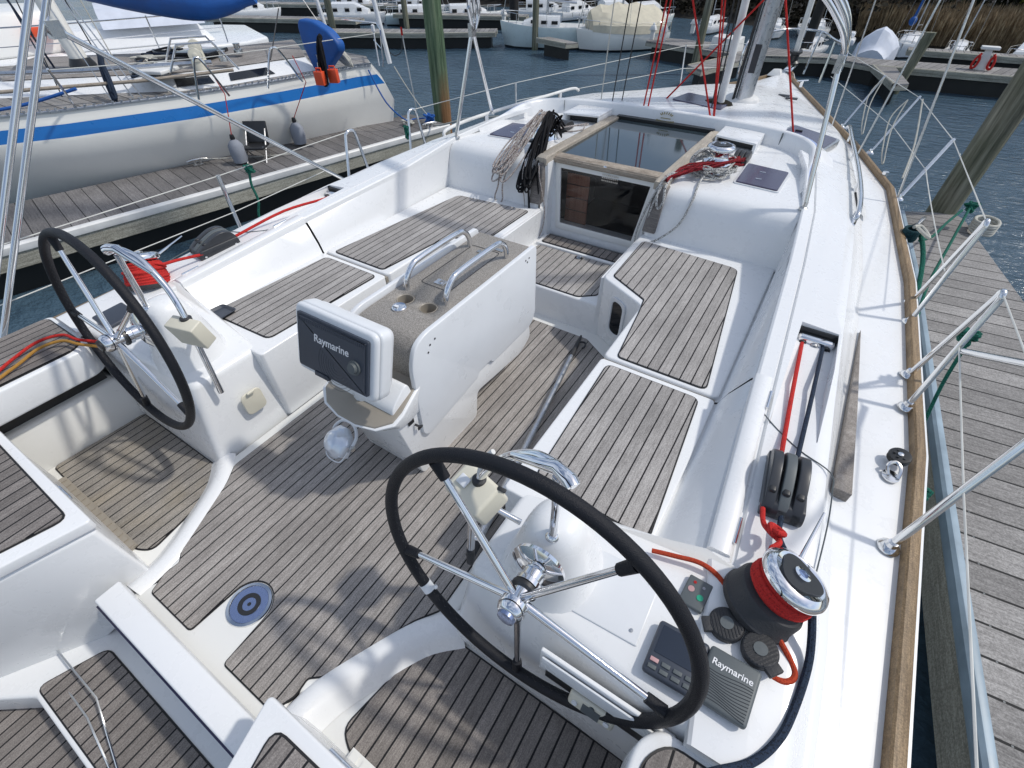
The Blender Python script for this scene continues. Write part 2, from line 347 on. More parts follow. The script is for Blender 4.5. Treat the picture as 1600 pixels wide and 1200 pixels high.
# ============================================================ THE YACHT
Y = thing('sailing_yacht', 'white sailing yacht with twin wheels and teak-laid cockpit filling the foreground', 'sailboat')
def cx(y): return L(0, .34, max(0, min(1, (y - 4.2) / 2.6)))
TOE = [(-1.5, 1.76), (-.6, 1.79), (.3, 1.82), (.66, 1.832), (1.45, 1.855), (2.77, 1.795), (4.1, 1.64), (5.0, 1.33), (5.6, 1.09), (6.4, .78), (7.2, .47), (7.75, .36)]
DZ = [(-1.5, .94), (.5, .945), (1.5, .965), (2.8, .995), (5, 1.05), (7.75, 1.10)]
def toe(y, s):   # toe-rail x on side s; the fore deck is symmetric about cx
    x = interp(TOE, y); return x if s > 0 else -(x - 2 * cx(y)) if y > 4.2 else -x
ys = [-1.5, -1.2, -.6, -.2, .3, .66, 1.05, 1.45, 2.1, 2.77, 3.4, 4.1, 4.6, 5.0, 5.6, 6.0, 6.4, 6.8, 7.2, 7.5, 7.75]
# hull topsides, from the rail down below the water
mb = MB()
for s in (1, -1):
    rows = []
    for y in ys:
        x = toe(y, s); z = interp(DZ, y); c = cx(y); k = 1 if y < 5 else L(1, .35, (y - 5) / 2.75)
        rows.append([(x, y, z + .012), (x + s * .03, y, z - .02), (x + s * .035, y, z - .25), (c + (x - c) * (.97 * k), y, .35), (c + (x - c) * .86 * k, y, 0.02), (c + (x - c) * .6 * k, y, -.35), (c, y, -.5)])
    mb.grid(rows, 0, flip=s < 0)
mb.add([(-1.78, -1.5, .93), (-1.2, -1.5, 0.03), (-1.0, -1.5, -.4), (1.0, -1.5, -.4), (1.2, -1.5, .03), (1.78, -1.5, .93), (.9, -1.5, .93), (.9, -1.5, .02), (-.9, -1.5, .02), (-.9, -1.5, .93)], [(0, 1, 8, 9), (1, 2, 3, 4, 7, 8), (4, 5, 6, 7)])
mb.build('hull', 'gel', Y)
# toe rail of worn teak
for s in (1, -1):
    rows = []
    yy = [y for y in ys if y < 7.6] if s > 0 else [y for y in ys if y < 7.6]
    for y in yy:
        x = toe(y, s); z = interp(DZ, y); a, b = x - s * .004, x + s * .036
        rows.append([(a, y, z - .01), (a + s * .002, y, z + .03), (a + s * .008, y, z + .036), (b - s * .010, y, z + .034), (b, y, z + .026), (b, y, z - .012)])
    m1 = MB(); m1.grid(rows, 0, flip=s > 0)
    rows2 = []
    for y in yy:
        x = toe(y, s) + s * .0365; z = interp(DZ, y); rows2.append([(x - s * .002, y, z + .020), (x + s * .010, y, z + .018), (x + s * .010, y, z - .014), (x - s * .006, y, z - .016)])
    m1.grid(rows2, 1, flip=s > 0)
    m1.build('toe_rail', ['toerail', 'gel'], Y)
# side decks and fore deck
CO = {}  # coaming outer base
BASE = [(-1.5, 1.66), (.0, 1.675), (.55, 1.665), (1.05, 1.618), (1.9, 1.610), (2.8, 1.575), (3.6, 1.50), (4.4, 1.36), (5.2, 1.10), (5.9, .84), (6.4, .60)]
def base(y, s): x = interp(BASE, y); return x if s > 0 else (-(x - 2 * cx(y)) if y > 4.2 else -x)
for s in (1, -1):
    rows = []
    for y in [q for q in ys if q < 6.3]:
        z = interp(DZ, y); a, b = base(y, s), toe(y, s)
        rows.append([(L(a - s * .03, b, t), y, z + .02 * (1 - t) - (.004 if t == 1 else 0)) for t in (0, .1, .5, .9, 1)])
    MB().grid(rows, 0, flip=s < 0).build('side_deck', 'gel', Y)
rows = []
for y in (5.6, 5.9, 6.2, 6.4, 6.6, 6.8, 7.2, 7.5, 7.7, 7.75):
    z = interp(DZ, y); a, b = toe(y, -1), toe(y, 1); rows.append([(L(a, b, t), y, z + .045 * math.sin(t * math.pi)) for t in (0, .1, .25, .4, .5, .6, .75, .9, 1)])
MB().grid(rows, 0).build('fore_deck', 'gel', Y)
# coaming, each side one loft: seat back, cap, groove, top (with the sheet-lead recess), side
PA = [(-1.5, (1.36, 1.04)), (-.3, (1.38, 1.05)), (.10, (1.40, 1.085)), (.50, (1.33, 1.11)), (.56, (1.312, 1.12)), (1.32, (1.262, 1.188)), (2.2, (1.215, 1.238)), (2.7, (1.172, 1.312)), (3.2, (1.105, 1.345)), (3.5, (1.02, 1.36))]
PC = [(-1.5, (1.56, 1.04)), (-.3, (1.58, 1.055)), (.10, (1.59, 1.09)), (.56, (1.575, 1.115)), (.95, (1.545, 1.15)), (1.3, (1.518, 1.185)), (2.2, (1.475, 1.222)), (2.7, (1.45, 1.23)), (3.5, (1.39, 1.215)), (3.9, (1.35, 1.21))]
def rec(y):
    if y <= 1.10 or y >= 1.72: return 0
    return .052 * min(1, (y - 1.10) / .28)
sty = [.115, .3, .5, .56, .7, .95, 1.10, 1.2, 1.32, 1.38, 1.5, 1.7, 1.7195, 1.7205, 1.9, 2.2, 2.45, 2.7, 2.95, 3.2, 3.35, 3.5]
for s in (1, -1):
    rows = []; rows2 = []
    for y in sty:
        ax, az = interp(PA, y); c, cz = interp(PC, y); d = rec(y); dz = interp(DZ, y); top = lambda x: L(az, cz, max(0, min(1, (x - ax) / (c - ax)))) + .006 * math.sin(max(0, min(1, (x - ax) / (c - ax))) * math.pi)
        g = .055; bs = interp(BASE, y); gz = -.012 if .56 < y < 3.3 else 0
        xs = [ax - .004, ax + .004, ax + g - .004, ax + g, ax + g + .006, ax + g + .011]
        row = [(ax - .006, y, az - .03), (xs[0], y, az - .006), (xs[1], y, top(xs[1])), (xs[2], y, top(xs[2])), (xs[3], y, top(xs[3]) + gz), (xs[4], y, top(xs[4]) + gz), (xs[5], y, top(xs[5]))]
        r0, r1 = (1.345, 1.497) if 1.05 < y < 1.8 else (L(xs[5], c, .35), L(xs[5], c, .8))
        row += [(r0, y, top(r0)), (r0 + .003, y, top(r0) - d), (r1 - .003, y, top(r1) - d), (r1, y, top(r1))]
        row += [(c - .012, y, top(c)), (c + .004, y, cz - .006), (c + .016, y, cz - .03), (L(c, bs, .8), y, L(cz, dz, .8)), (bs - .008, y, dz + .03), (bs + .01, y, dz + .018)]
        rows.append([(s * x, y_, z) for x, y_, z in row])
    mb = MB(); mb.grid(rows, 0, flip=s < 0); r0_ = rows[0]; mb.add(r0_ + [(r0_[-1][0], r0_[0][1], .9), (r0_[0][0], r0_[0][1], .9)], [list(range(len(r0_) + 2))], 0); mb.build('coaming', 'gel', Y, auto=33)
    # seat back below the coaming
    for (y0, y1, nm) in ((.575, 1.312, 'seat_back_lid'), (1.326, 2.62, 'seat_back')):
        rows = []
        for i in range(9):
            y = L(y0, y1, i / 8); ax, az = interp(PA, y); k = 1.163 + .004 * (y > 1.32); d = .02 if nm == 'seat_back_lid' else .0
            rows.append([(s * (k - .03), y, .9745), (s * (k - .004), y, .9750), (s * (k + .008), y, .982), (s * L(k, ax, .3), y, L(.98, az, .33)), (s * L(k, ax, .85), y, L(.98, az, .85)), (s * (ax - .006), y, az - .028)])
        mb = MB(); mb.grid(rows, 0, flip=s < 0)
        if nm == 'seat_back_lid':
            cap = []
            for i in range(9):
                y = L(y0, y1, i / 8); ax, az = interp(PA, y); cap.append([(s * (ax - .012), y, az - .06), (s * (ax - .012), y, az + .004), (s * (ax - .006), y, az + .011), (s * (ax + .044), y, az + .012), (s * (ax + .049), y, az + .007), (s * (ax + .049), y, az - .02)])
            mb.grid(cap, 0, flip=s < 0); mb.add(cap[0], [list(range(6))]); mb.add(cap[-1], [list(range(6))[::-1]])
        o = mb.build(nm, 'gel', Y, auto=50)
        if nm == 'seat_back_lid':
            for yh in (.66, 1.20):
                ax, az = interp(PA, yh); MB().tube([(s * (ax + .053), yh - .045, az + .008), (s * (ax + .05), yh + .045, az + .012)], .0055, 8).build('hinge', 'steel', o)
# port and starboard cockpit benches: fwd and aft locker lids
def bench_side(s):
    fwd = [(.655, 1.328), (.655, 1.80), (.375, 1.95), (.365, 2.60), (1.168, 2.60), (1.168, 1.328)]
    aft = [(.655, .50), (.655, 1.312), (1.162, 1.312), (1.162, .50)]
    b = MB(); b.prism(rnd(mx(fwd, s), .03), .60, 1.0); o = b.build('bench', 'gel', Y, bevel=.014)
    teak_panel('teak_seat', mx([(.717, 1.352), (.674, 1.72), (.653, 1.849), (.424, 1.985), (.415, 2.46), (.985, 2.42), (1.108, 1.352)], s), 1.0, o, 'teakbench', [.02, 0.01, .01, .02, .03, .04, .03])
    b = MB(); b.prism(rnd(mx(aft, s), .02), .60, 1.0); o2 = b.build('bench_locker', 'gel', Y, bevel=.014)
    teak_panel('teak_seat', mx([(.730, .60), (.700, 1.276), (1.098, 1.276), (1.145, .58)], s), 1.0, o2, 'teakbench', .03)
    # rubber gasket seen in the gap
    MB().box((s * .91, 1.32, .97), (.50, .016, .03)).build('locker_gasket', 'tan', Y)
    # oval light in the canted inner face
    p0, p1 = Vector((.655, 1.80)), Vector((.375, 1.95)); n = Vector((p1.y - p0.y, -(p1.x - p0.x))).normalized(); n = -n if n.y > 0 else n
    t = (p1 - p0).normalized(); c = p0.lerp(p1, .50)
    def oval(w, h, d): return [Vector((s * (c.x + t.x * u + n.x * d), c.y + t.y * u + n.y * d, .815 + v)) for u, v in rnd([(-w, -h), (w, -h), (w, h), (-w, h)], .045, 5)]
    m1 = MB(); A, B, C_, D = oval(.062, .125, .001), oval(.062, .125, .010), oval(.045, .105, .010), oval(.043, .103, .002)
    m1.grid([A, B, C_, D], 0, closed=True); k = m1.build('cabin_port_frame', 'pvc' if False else 'white', o)
    m1 = MB(); q = oval(.046, .106, .0035); m1.add(q, [list(range(len(q)))]); m1.build('cabin_port_pane', 'darkglass', o)
for s in (1, -1): bench_side(s)
# ---- sole
sole = MB(); P_ = [(-.66, .13), (-.655, 2.05), (.655, 2.05), (.66, .13), (.54, .06), (.45, -.17), (.43, -.26), (.36, -.30), (.42, -.44), (-.42, -.44), (-.36, -.30), (-.43, -.26), (-.45, -.17), (-.54, .06)]
sole.prism(P_, .30, .608); SO = sole.build('cockpit_sole', 'gelwarm', Y, bevel=.016)
half = [(.10, -.366), (.345, -.366), (.372, -.30), (.366, -.245), (.405, -.215), (.43, -.16), (.545, .08), (.60, .155), (.598, .639), (.575, 1.72), (.36, 1.86)]
arc = [(.090 * math.cos(R(a)), -.203 + .090 * math.sin(R(a))) for a in range(0, 181, 15)]
pl = half + [(-x, y) for x, y in half[::-1]] + arc[::-1]
TK = teak_panel('teak_sole', [(x, y) for x, y in pl], .608, SO, 'teak', .012, .005)
dr = MB(); dr.lathe([(.080, .0), (.078, .0075), (.068, .0085), (.0655, .004)], (0, -.20, .608), seg=40); dr.lathe([(.0656, .0045), (.036, .0045)], (0, -.20, .6085), seg=40, mi=2, caps=False)
dr.lathe([(.040, .0), (.040, .007), (.024, .007), (.024, .003)], (0, -.20, .608), seg=32, mi=1); dr.lathe([(.0235, .0055), (.007, .0055), (.006, .001)], (0, -.20, .608), seg=24, mi=2, caps=False)
dr.lathe([(.007, .006), (.0001, .006)], (0, -.20, .608), seg=8, mi=1, caps=False)
dr.build('drain_cover', ['steel', 'black', 'drain'], SO)
# helm wells
for s in (1, -1):
    b = MB(); b.prism(mx([(.40, -.36), (.46, -.28), (.47, -.17), (.56, .05), (.68, .20), (1.5, .20), (1.5, -.36)], s), .30, .563); HW = b.build('helm_well', 'gelwarm', Y, bevel=.01)
    hp = [(.556, -.275), (.60, -.02), (.655, .05), (.72, .113), (1.345, .113), (1.355, -.295), (.62, -.31)]
    teak_panel('teak_helm_sole', mx(hp, s), .563, HW, 'teakfine' if s < 0 else 'teakdark', [.03, .01, .02, .02, .02, .02, .03])
    # the raised rib between sole and well
    rib = sm([(.41, -.40, 0), (.425, -.27, 0), (.47, -.15, 0), (.58, .06, 0), (.69, .17, 0)], 6); rows = []
    for i, q in enumerate(rib):
        t = (rib[min(i + 1, len(rib) - 1)] - rib[max(i - 1, 0)]).normalized(); n = Vector((t.y, -t.x, 0))
        rows.append([(s * (q.x + n.x * a), q.y + n.y * a, z) for a, z in ((-.040, .606), (-.028, .617), (.0, .622), (.024, .617), (.052, .592), (.085, .564))])
    MB().grid(rows, 0, flip=s > 0).build('sole_rib', 'gel', Y)
    # outboard wall of the well, with the dark locker gap under the side seat
    w = MB(); w.loft2([(s * 1.36, -1.2, .55), (s * 1.36, .2, .55), (s * 1.62, .2, .55), (s * 1.62, -1.2, .55)], [(s * 1.385, -1.2, .80), (s * 1.385, .12, .80), (s * 1.62, .12, .80), (s * 1.62, -1.2, .80)]); w.build('well_side', 'gelwarm', Y, bevel=.02)
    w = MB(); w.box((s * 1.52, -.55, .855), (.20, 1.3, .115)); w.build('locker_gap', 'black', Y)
    w = MB(); sp = [(1.30, -1.2), (1.30, .07), (1.34, .125), (1.72, .125), (1.72, -1.2)]
    w.prism(rnd(mx(sp, s), .03), .905, 1.045); w = w.build('side_seat', 'gel', Y, bevel=.014)
    teak_panel('teak_side_seat', mx([(1.330, -1.2), (1.330, .05), (1.37, .10), (1.70, .10), (1.70, -1.2)], s), 1.045, w, 'teakdark', .03)
    # aft helm seat
    st = [(.475, -.335), (1.27, -.335), (1.27, -1.15), (.72, -1.15), (.62, -.85), (.54, -.56)]; sb = [(.415, -.318, .50), (1.30, -.318, .50), (1.30, -1.15, .28), (.93, -1.15, .28), (.80, -.90, .28), (.60, -.58, .28)]
    w = MB(); w.loft2([(s * x, y, z) for x, y, z in sb], [(s * x, y, .90) for x, y in st]); w.build('helm_seat_base', 'gel', Y, bevel=.02)
    st2 = [(x - .008 * (x < 1), y + (.012 if y > -.4 else 0)) for x, y in st]
    w = MB(); w.prism(rnd(mx(st2, s), .02), .905, .95); w = w.build('helm_seat', 'gel', Y, bevel=.010)
    teak_panel('teak_helm_seat', mx([(.545, -.365), (1.24, -.355), (1.24, -1.15), (.76, -1.15), (.66, -.80)], s), .95, w, 'teakdark', .035)
    hg = MB()
    for k in (.70, .745): hg.box((s * k, -.324, .915), (.038, .006, .022))
    hg.tube([(s * .675, -.322, .904), (s * .77, -.322, .904)], .005, 8); hg.build('hinge', 'steel', w)
    tr = MB(); tr.box((s * .93, -.312, .572), (.62, .035, .014)); 
    for k in range(14): tr.box((s * (.64 + k * .045), -.312, .581), (.028, .022, .005), 0)
    tr.build('drain_channel', 'tan' if s < 0 else 'gelwarm', Y)
# stern: beam, step, platform
b = MB(); b.box((0, -.444, .672), (.815, .085, .07)); BM = b.build('transom_beam', 'gel', Y, bevel=.008)
MB().box((0, -.490, .655), (.80, .010, .05)).build('beam_seal', 'purple', BM)
b = MB(); b.box((0, -.46, .44), (1.0, .05, .34)); b.build('transom_riser', 'gelwarm', Y, bevel=.02)
b = MB(); b.prism([(-.60, -.48), (.62, -.48), (.62, -.84), (-.60, -.84), (-.80, -.98), (-1.05, -1.25), (-1.05, -.80)], .14, .296); ST = b.build('boarding_step', 'gel', Y, bevel=.015)
teak_panel('teak_step', [(-.535, -.605), (.60, -.605), (.60, -.815), (-.62, -.815)], .296, ST, 'teakdark', .03)
b = MB(); b.prism([(-1.0, -.80), (1.0, -.80), (1.0, -1.6), (-1.0, -1.6)], .0, .12); SP = b.build('swim_platform', 'gel', Y, bevel=.015)
teak_panel('teak_platform', [(-.98, -.86), (.28, -.86), (.28, -1.55), (-.98, -1.55)], .12, SP, 'teakdark', .02)
MB().box((-.25, -.91, .127), (.05, .28, .008)).build('platform_slot', 'black', SP)
# consoles
for s in (1, -1):
    top = [(.722, .215, 1.0), (1.03, .19, 1.035), (1.46, .13, 1.085), (1.46, .575, 1.118), (1.30, .565, 1.112), (1.03, .56, 1.055), (.722, .535, 1.0)]
    bot = [(.672, .120, .56), (1.03, .115, .56), (1.46, .11, .56), (1.46, .575, .56), (1.30, .565, .56), (1.03, .56, .56), (.672, .56, .56)]
    b = MB(); b.loft2([(s * x, y, z) for x, y, z in bot], [(s * x, y, z) for x, y, z in top]); HC = b.build('helm_console', 'gel', Y, bevel=.028, seg=4)
    b = MB(); rows = []
    for i in range(13):
        a = math.pi / 2 * i / 12; row = []
        for k in range(32):
            t = 2 * math.pi * k / 32; cs, sn = math.cos(t), math.sin(t); e = lambda v: math.copysign(abs(v) ** .8, v)
            w = math.cos(a) ** .6; fl = 1 + .35 * (1 - math.sin(a)) ** 3
            row.append((s * (.938 + .115 * fl * e(cs) * w), .345 + .112 * fl * e(sn) * w, 1.0 + .292 * math.sin(a)))
        rows.append(row)
    b.grid(rows, 0, closed=True, flip=s < 0); b.build('wheel_pedestal', 'gel', HC, auto=60)
    continue
    b = MB(); b.loft2([(s * .735, .40, .995), (s * .80, .40, 1.0), (s * .80, .53, 1.0), (s * .735, .53, .995)], [(s * .745, .45, 1.05), (s * .79, .42, 1.06), (s * .79, .52, 1.05), (s * .745, .52, 1.03)]); b.build('console_pad', 'gel', HC, bevel=.012)
# ---- forward end: bulkheads, deck around the hatch, step
for s in (1, -1):
    rows = []   # bulkhead above the bench, rounding over into the deck
    for i in range(10):
        t = i / 9; x = L(.405, 1.175, t); k = 0
        prof = [(2.535, .985), (2.545, 1.02), (2.575, 1.16), (2.60, 1.235), (2.625, 1.268), (2.67, 1.286), (2.73, 1.292), (3.0, 1.288), (3.5, 1.275), (3.88, 1.27)]
        rows.append([(s * (x + (.05 * k if j < 5 else 0)), yy_, zz) for j, (yy_, zz) in enumerate(prof)])
    m1 = MB(); m1.grid(rows, 0, flip=s > 0)
    # return wall beside the companionway
    m1.grid([[(s * .405, yy_, zz) for yy_, zz in prof], [(s * .385, yy_ + .01, zz - .0) for yy_, zz in prof], [(s * .375, min(yy_ + .10, 3.88), .7 if j == 0 else zz - .02) for j, (yy_, zz) in enumerate(prof)]], 0, flip=s > 0)
    m1.build('cabin_bulkhead', 'gel', Y, auto=40)
    MB().loft2([(s * .36, 1.94, .60), (s * .36, 2.75, .60), (s * .41, 2.75, .60), (s * .41, 1.97, .60)], [(s * .36, 1.96, .985), (s * .36, 2.75, .985), (s * .41, 2.75, .985), (s * .41, 1.98, .985)]).build('footwell_side', 'gel', Y)
    MB().loft2([(s * .34, 2.60, .78), (s * .34, 2.74, .78), (s * .42, 2.74, .78), (s * .42, 2.57, .78)], [(s * .365, 2.62, 1.28), (s * .365, 2.85, 1.28), (s * .42, 2.85, 1.28), (s * .42, 2.585, 1.28)]).build('door_jamb', 'gel', Y)
    # teak jamb strip and hatch rail
    MB().loft2([(s * .368, 2.530, 1.03), (s * .374, 2.60, 1.03), (s * .450, 2.60, 1.03), (s * .452, 2.524, 1.03)], [(s * .385, 2.590, 1.285), (s * .380, 2.66, 1.285), (s * .455, 2.66, 1.285), (s * .458, 2.590, 1.285)]).build('jamb_strip', 'greyteak', Y, bevel=.006)
    b = MB(); b.grid([[(s * x, y, z + dz) for x, z in ((.368, 1.28), (.368, 1.318), (.376, 1.325), (.436, 1.325), (.446, 1.317), (.446, 1.28))] for y, dz in ((2.60, -.012), (2.63, -.002), (2.8, 0), (3.3, -.008), (3.83, -.022), (3.865, -.03))], 0, flip=s < 0)
    b.add([(s * x, 2.60, z - .012) for x, z in ((.368, 1.28), (.368, 1.318), (.376, 1.325), (.436, 1.325), (.446, 1.317), (.446, 1.28))], [(0, 1, 2, 3, 4, 5)]); b.build('hatch_rail', 'teakrail', Y)
b = MB(); b.box((0, 2.76, .70), (.84, .12, .28)); b.build('companionway_sill', 'gel', Y, bevel=.01)
b = MB(); b.loft2([(-.40, 1.93, .58), (.40, 1.93, .58), (.38, 2.62, .58), (-.38, 2.62, .58)], [(-.385, 1.965, .795), (.385, 1.965, .795), (.37, 2.62, .795), (-.37, 2.62, .795)]); CS = b.build('companionway_step', 'gel', Y, bevel=.012)
teak_panel('teak_step', [(-.30, 2.425), (-.31, 2.06), (-.22, 1.985), (.22, 1.985), (.31, 2.06), (.30, 2.425)], .795, CS, 'teakbench', .015)
teak_panel('teak_threshold', [(-.30, 2.565), (-.295, 2.455), (.295, 2.455), (.30, 2.565)], .815, CS, 'teakdark', .015)
b = MB(); b.box((0, 2.50, .803), (.66, .14, .022)); b.build('threshold', 'gel', CS, bevel=.004)
b = MB(); b.lathe([(.026, 0), (.026, .005), (.018, .006), (.018, .002), (.0001, .002)], (.02, 2.40, .802), seg=20); b.box((.02, 2.40, .806), (.03, .008, .004)); b.build('lift_ring', 'steel', CS)
# door
def dpt(u, v, d=0):   # u -1..1, v 0..1 up the door
    w = L(.300, .365, v); return Vector((u * w, L(2.660, 2.728, v) - d, L(.835, 1.300, v) + d * .1))
b = MB(); fo = [dpt(-1, 0), dpt(1, 0), dpt(1, 1), dpt(-1, 1)]; 
def ring(o_, i_, d0, d1):
    q = MB(); O = [(-o_[0], o_[1]), (o_[0], o_[1]), (o_[0], o_[2]), (-o_[0], o_[2])]; I = [(-i_[0], i_[1]), (i_[0], i_[1]), (i_[0], i_[2]), (-i_[0], i_[2])]
    q.grid([[dpt(*p, d0) for p in O], [dpt(*p, d1) for p in O], [dpt(*p, d1) for p in I], [dpt(*p, d0) for p in I]], 0, closed=True); return q
DR = ring((1.22, -.12, .985), (1.0, .0, .93), -.03, .0).build('companionway_surround', 'gel', Y, bevel=.003)
FR = ring((1.0, .0, .93), (.89, .09, .855), -.01, .006).build('door_frame', 'gelwarm', DR, bevel=.003)
q = MB(); q.add([dpt(-.9, .08, 0.0), dpt(.9, .08, .0), dpt(.9, .86, 0.), dpt(-.9, .86, .0)], [(0, 1, 2, 3)]); q.add([dpt(-.9, .08, -.006), dpt(.9, .08, -.006), dpt(.9, .86, -.006), dpt(-.9, .86, -.006)], [(3, 2, 1, 0)]); q.build('door_pane', 'glass', DR)
q = MB()
for u in (-.55, .62): c = dpt(u, .965, .004); q.box(c, (.055, .012, .014))
q.build('door_vent', 'black', DR, bevel=.003)
c = dpt(0, .975, .004); q = MB(); q.lathe([(.012, 0), (.013, .01), (.006, .014), (.0001, .014)], c, (0, -1, .1), 16); q.box(c + Vector((.018, -.006, -.006)), (.03, .006, .006)); q.build('door_lock', 'steel', DR)
# inside of the cabin seen through the pane
q = MB(); q.box((-.215, 2.80, 1.03), (.17, .012, .44))
for k in range(5): q.box((-.215, 2.792, .84 + k * .09), (.17, .006, .003), 1)
q.build('cabin_door', ['mahogany', 'black'], Y)
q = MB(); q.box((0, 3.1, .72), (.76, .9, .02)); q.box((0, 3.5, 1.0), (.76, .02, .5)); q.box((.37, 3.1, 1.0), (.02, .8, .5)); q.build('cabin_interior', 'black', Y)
q = MB(); gv = Vector((.045, 2.704, 1.215))
for i in range(9):
    for j in range(3):
        q.box(gv + Vector((i * .013 - .05, j * .002, j * .017)), (.008, .002, .009), 0)
q.build('door_grille', 'steeldull', Y)
# hatch
q = MB(); q.prism([(-.368, 2.76), (.368, 2.76), (.368, 3.80), (-.368, 3.80)], lambda x, y: 1.288 - .012 * (y - 2.76), lambda x, y: 1.300 - .012 * (y - 2.76)); SH = q.build('sliding_hatch', 'hatchglass', Y)
q = MB(); q.loft2([(-.385, 2.705, 1.262), (.385, 2.705, 1.262), (.37, 2.775, 1.268), (-.37, 2.775, 1.268)], [(-.385, 2.715, 1.300), (.385, 2.715, 1.300), (.372, 2.775, 1.312), (-.372, 2.775, 1.312)]); q.build('hatch_beam', 'teakwood', SH, bevel=.006)
q = MB(); q.box((0, 2.703, 1.283), (.75, .006, .022)); q.build('beam_trim', 'teakwood', SH)
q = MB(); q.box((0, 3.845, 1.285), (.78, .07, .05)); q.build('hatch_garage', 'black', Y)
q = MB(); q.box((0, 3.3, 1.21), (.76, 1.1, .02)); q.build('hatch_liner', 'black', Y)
# ridge (spray coaming) round the forward deck
half = [(0, 3.885), (.30, 3.88), (.60, 3.862), (.85, 3.81), (.99, 3.72), (1.07, 3.58), (1.098, 3.42), (1.106, 3.25), (1.122, 3.08), (1.142, 2.92)]
path = [Vector((-x, y, 0)) for x, y in half[::-1]] + [Vector((x, y, 0)) for x, y in half[1:]]
path = sm(path, 4); rows = []
for i, q in enumerate(path):
    t = (path[min(i + 1, len(path) - 1)] - path[max(i - 1, 0)]).normalized(); n = Vector((-t.y, t.x, 0))   # outward (forward)
    wd = min(1, max(.5, (q.y - 2.9) / .6)); h = 1.382 - .008 * abs(q.x) - (.052 * (3.6 - q.y) / .68 if q.y < 3.6 else 0)
    rows.append([(q.x + n.x * a * (wd if a > 0 else 1), q.y + n.y * a * (wd if a > 0 else 1), z) for a, z in ((-.030, 1.262), (-.016, L(1.262, h, .5)), (-.004, h - .010), (.006, h), (.024, h + .002), (.050, h - .005), (.056, h - .022), (.072, h - .034), (.11, h - .038), (.16, h - .075))])
for i, q in enumerate(path):
    if q.y < 3.55:
        sg = 1 if q.x > 0 else -1; rr_ = rows[i]
        for j in (7, 8, 9):
            x_, y_ = abs(rr_[j][0]), rr_[j][1]; ax_, az_ = interp(PA, y_); c_, cz_ = interp(PC, y_); rows[i][j] = (rr_[j][0], y_, min(rr_[j][2], L(az_, cz_, max(0, min(1, (x_ - ax_) / (c_ - ax_)))) + .002))
m1 = MB(); nrow = len(rows[0])
m1.grid(rows, 0)
for i, f in enumerate(m1.f):
    if len(f) == 4 and i % (nrow - 1) in (4, 5): m1.mi[i] = 1
for r_ in (rows[0], rows[-1]): m1.add(r_, [list(range(nrow))], 0)
SPC = m1.build('spray_coaming', ['gel', 'blueline'], Y, auto=45)
for s in (1, -1): MB().box((s * .862, 3.787, 1.315), (.004, .012, .105), rot=Matrix.Rotation(-s * .5, 3, 'Z')).build('coaming_seam', 'greygrey', SPC)
for s in (1, -1):   # rope tunnels
    q = MB(); x0, x1 = (.455, .745)
    q.prism(mx([(x0, 3.60), (x1, 3.54), (x1, 3.82), (x0, 3.90)], s), 1.327, 1.341); q.prism(mx([(x0, 3.60), (x0 + .012, 3.598), (x0 + .012, 3.90), (x0, 3.90)], s), 1.27, 1.3265); q.prism(mx([(x1 - .02, 3.545), (x1, 3.54), (x1, 3.82), (x1 - .02, 3.83)], s), 1.27, 1.3265)
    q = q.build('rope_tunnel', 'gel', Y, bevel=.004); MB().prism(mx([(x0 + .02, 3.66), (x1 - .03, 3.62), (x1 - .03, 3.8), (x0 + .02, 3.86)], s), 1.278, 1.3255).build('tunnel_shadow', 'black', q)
    # deck hatch with purple acrylic
    hp = [(.768, 3.25), (1.018, 3.21), (1.011, 2.872), (.772, 2.895)]
    q = MB(); q.prism(rnd(grow(mx(hp, s), .012), .02), 1.285, 1.2965); q = q.build('deck_hatch', 'white', Y); k = MB(); k.prism(rnd(mx(hp, s), .015), 1.29, 1.3035)
    k.box((s * .88, 3.12, 1.305), (.035, .012, .004), 1); k.box((s * .88, 2.99, 1.305), (.035, .012, .004), 1); k.build('hatch_pane', ['purple', 'steel'], q)
# coachroof forward of the ridge
rows = []
def crz(y): return interp([(3.85, 1.315), (4.4, 1.30), (5.0, 1.285), (5.6, 1.25), (6.1, 1.19), (6.5, 1.13)], y)
for y in (3.44, 3.6, 3.85, 4.0, 4.3, 4.7, 5.1, 5.5, 5.9, 6.2, 6.5):
    c = cx(y); b_ = max(.12, base(y, 1) - c); zt = crz(max(y, 3.85)); zt2 = interp([(3.44, 1.222), (3.9, 1.235), (4.6, 1.25), (6.5, 1.12)], y); row = []
    for u, z in ((-1.02, 1.045), (-.985, 1.07), (-.94, zt2 - .035), (-.90, zt2 - .004), (-.8, zt2 + .012), (-.5, zt), (0, zt + .012), (.5, zt), (.8, zt2 + .012), (.90, zt2 - .004), (.94, zt2 - .035), (.985, 1.07), (1.02, 1.045)):
        zz = z
        if y < 3.86 and abs(u) < .8: zz = min(z, 1.2)
        if y < 3.86 and abs(u) == .8: zz = z + .02
        row.append((c + u * b_, y, zz))
    rows.append(row)
CR = MB().grid(rows, 0).build('coachroof', 'gel', Y, auto=50)
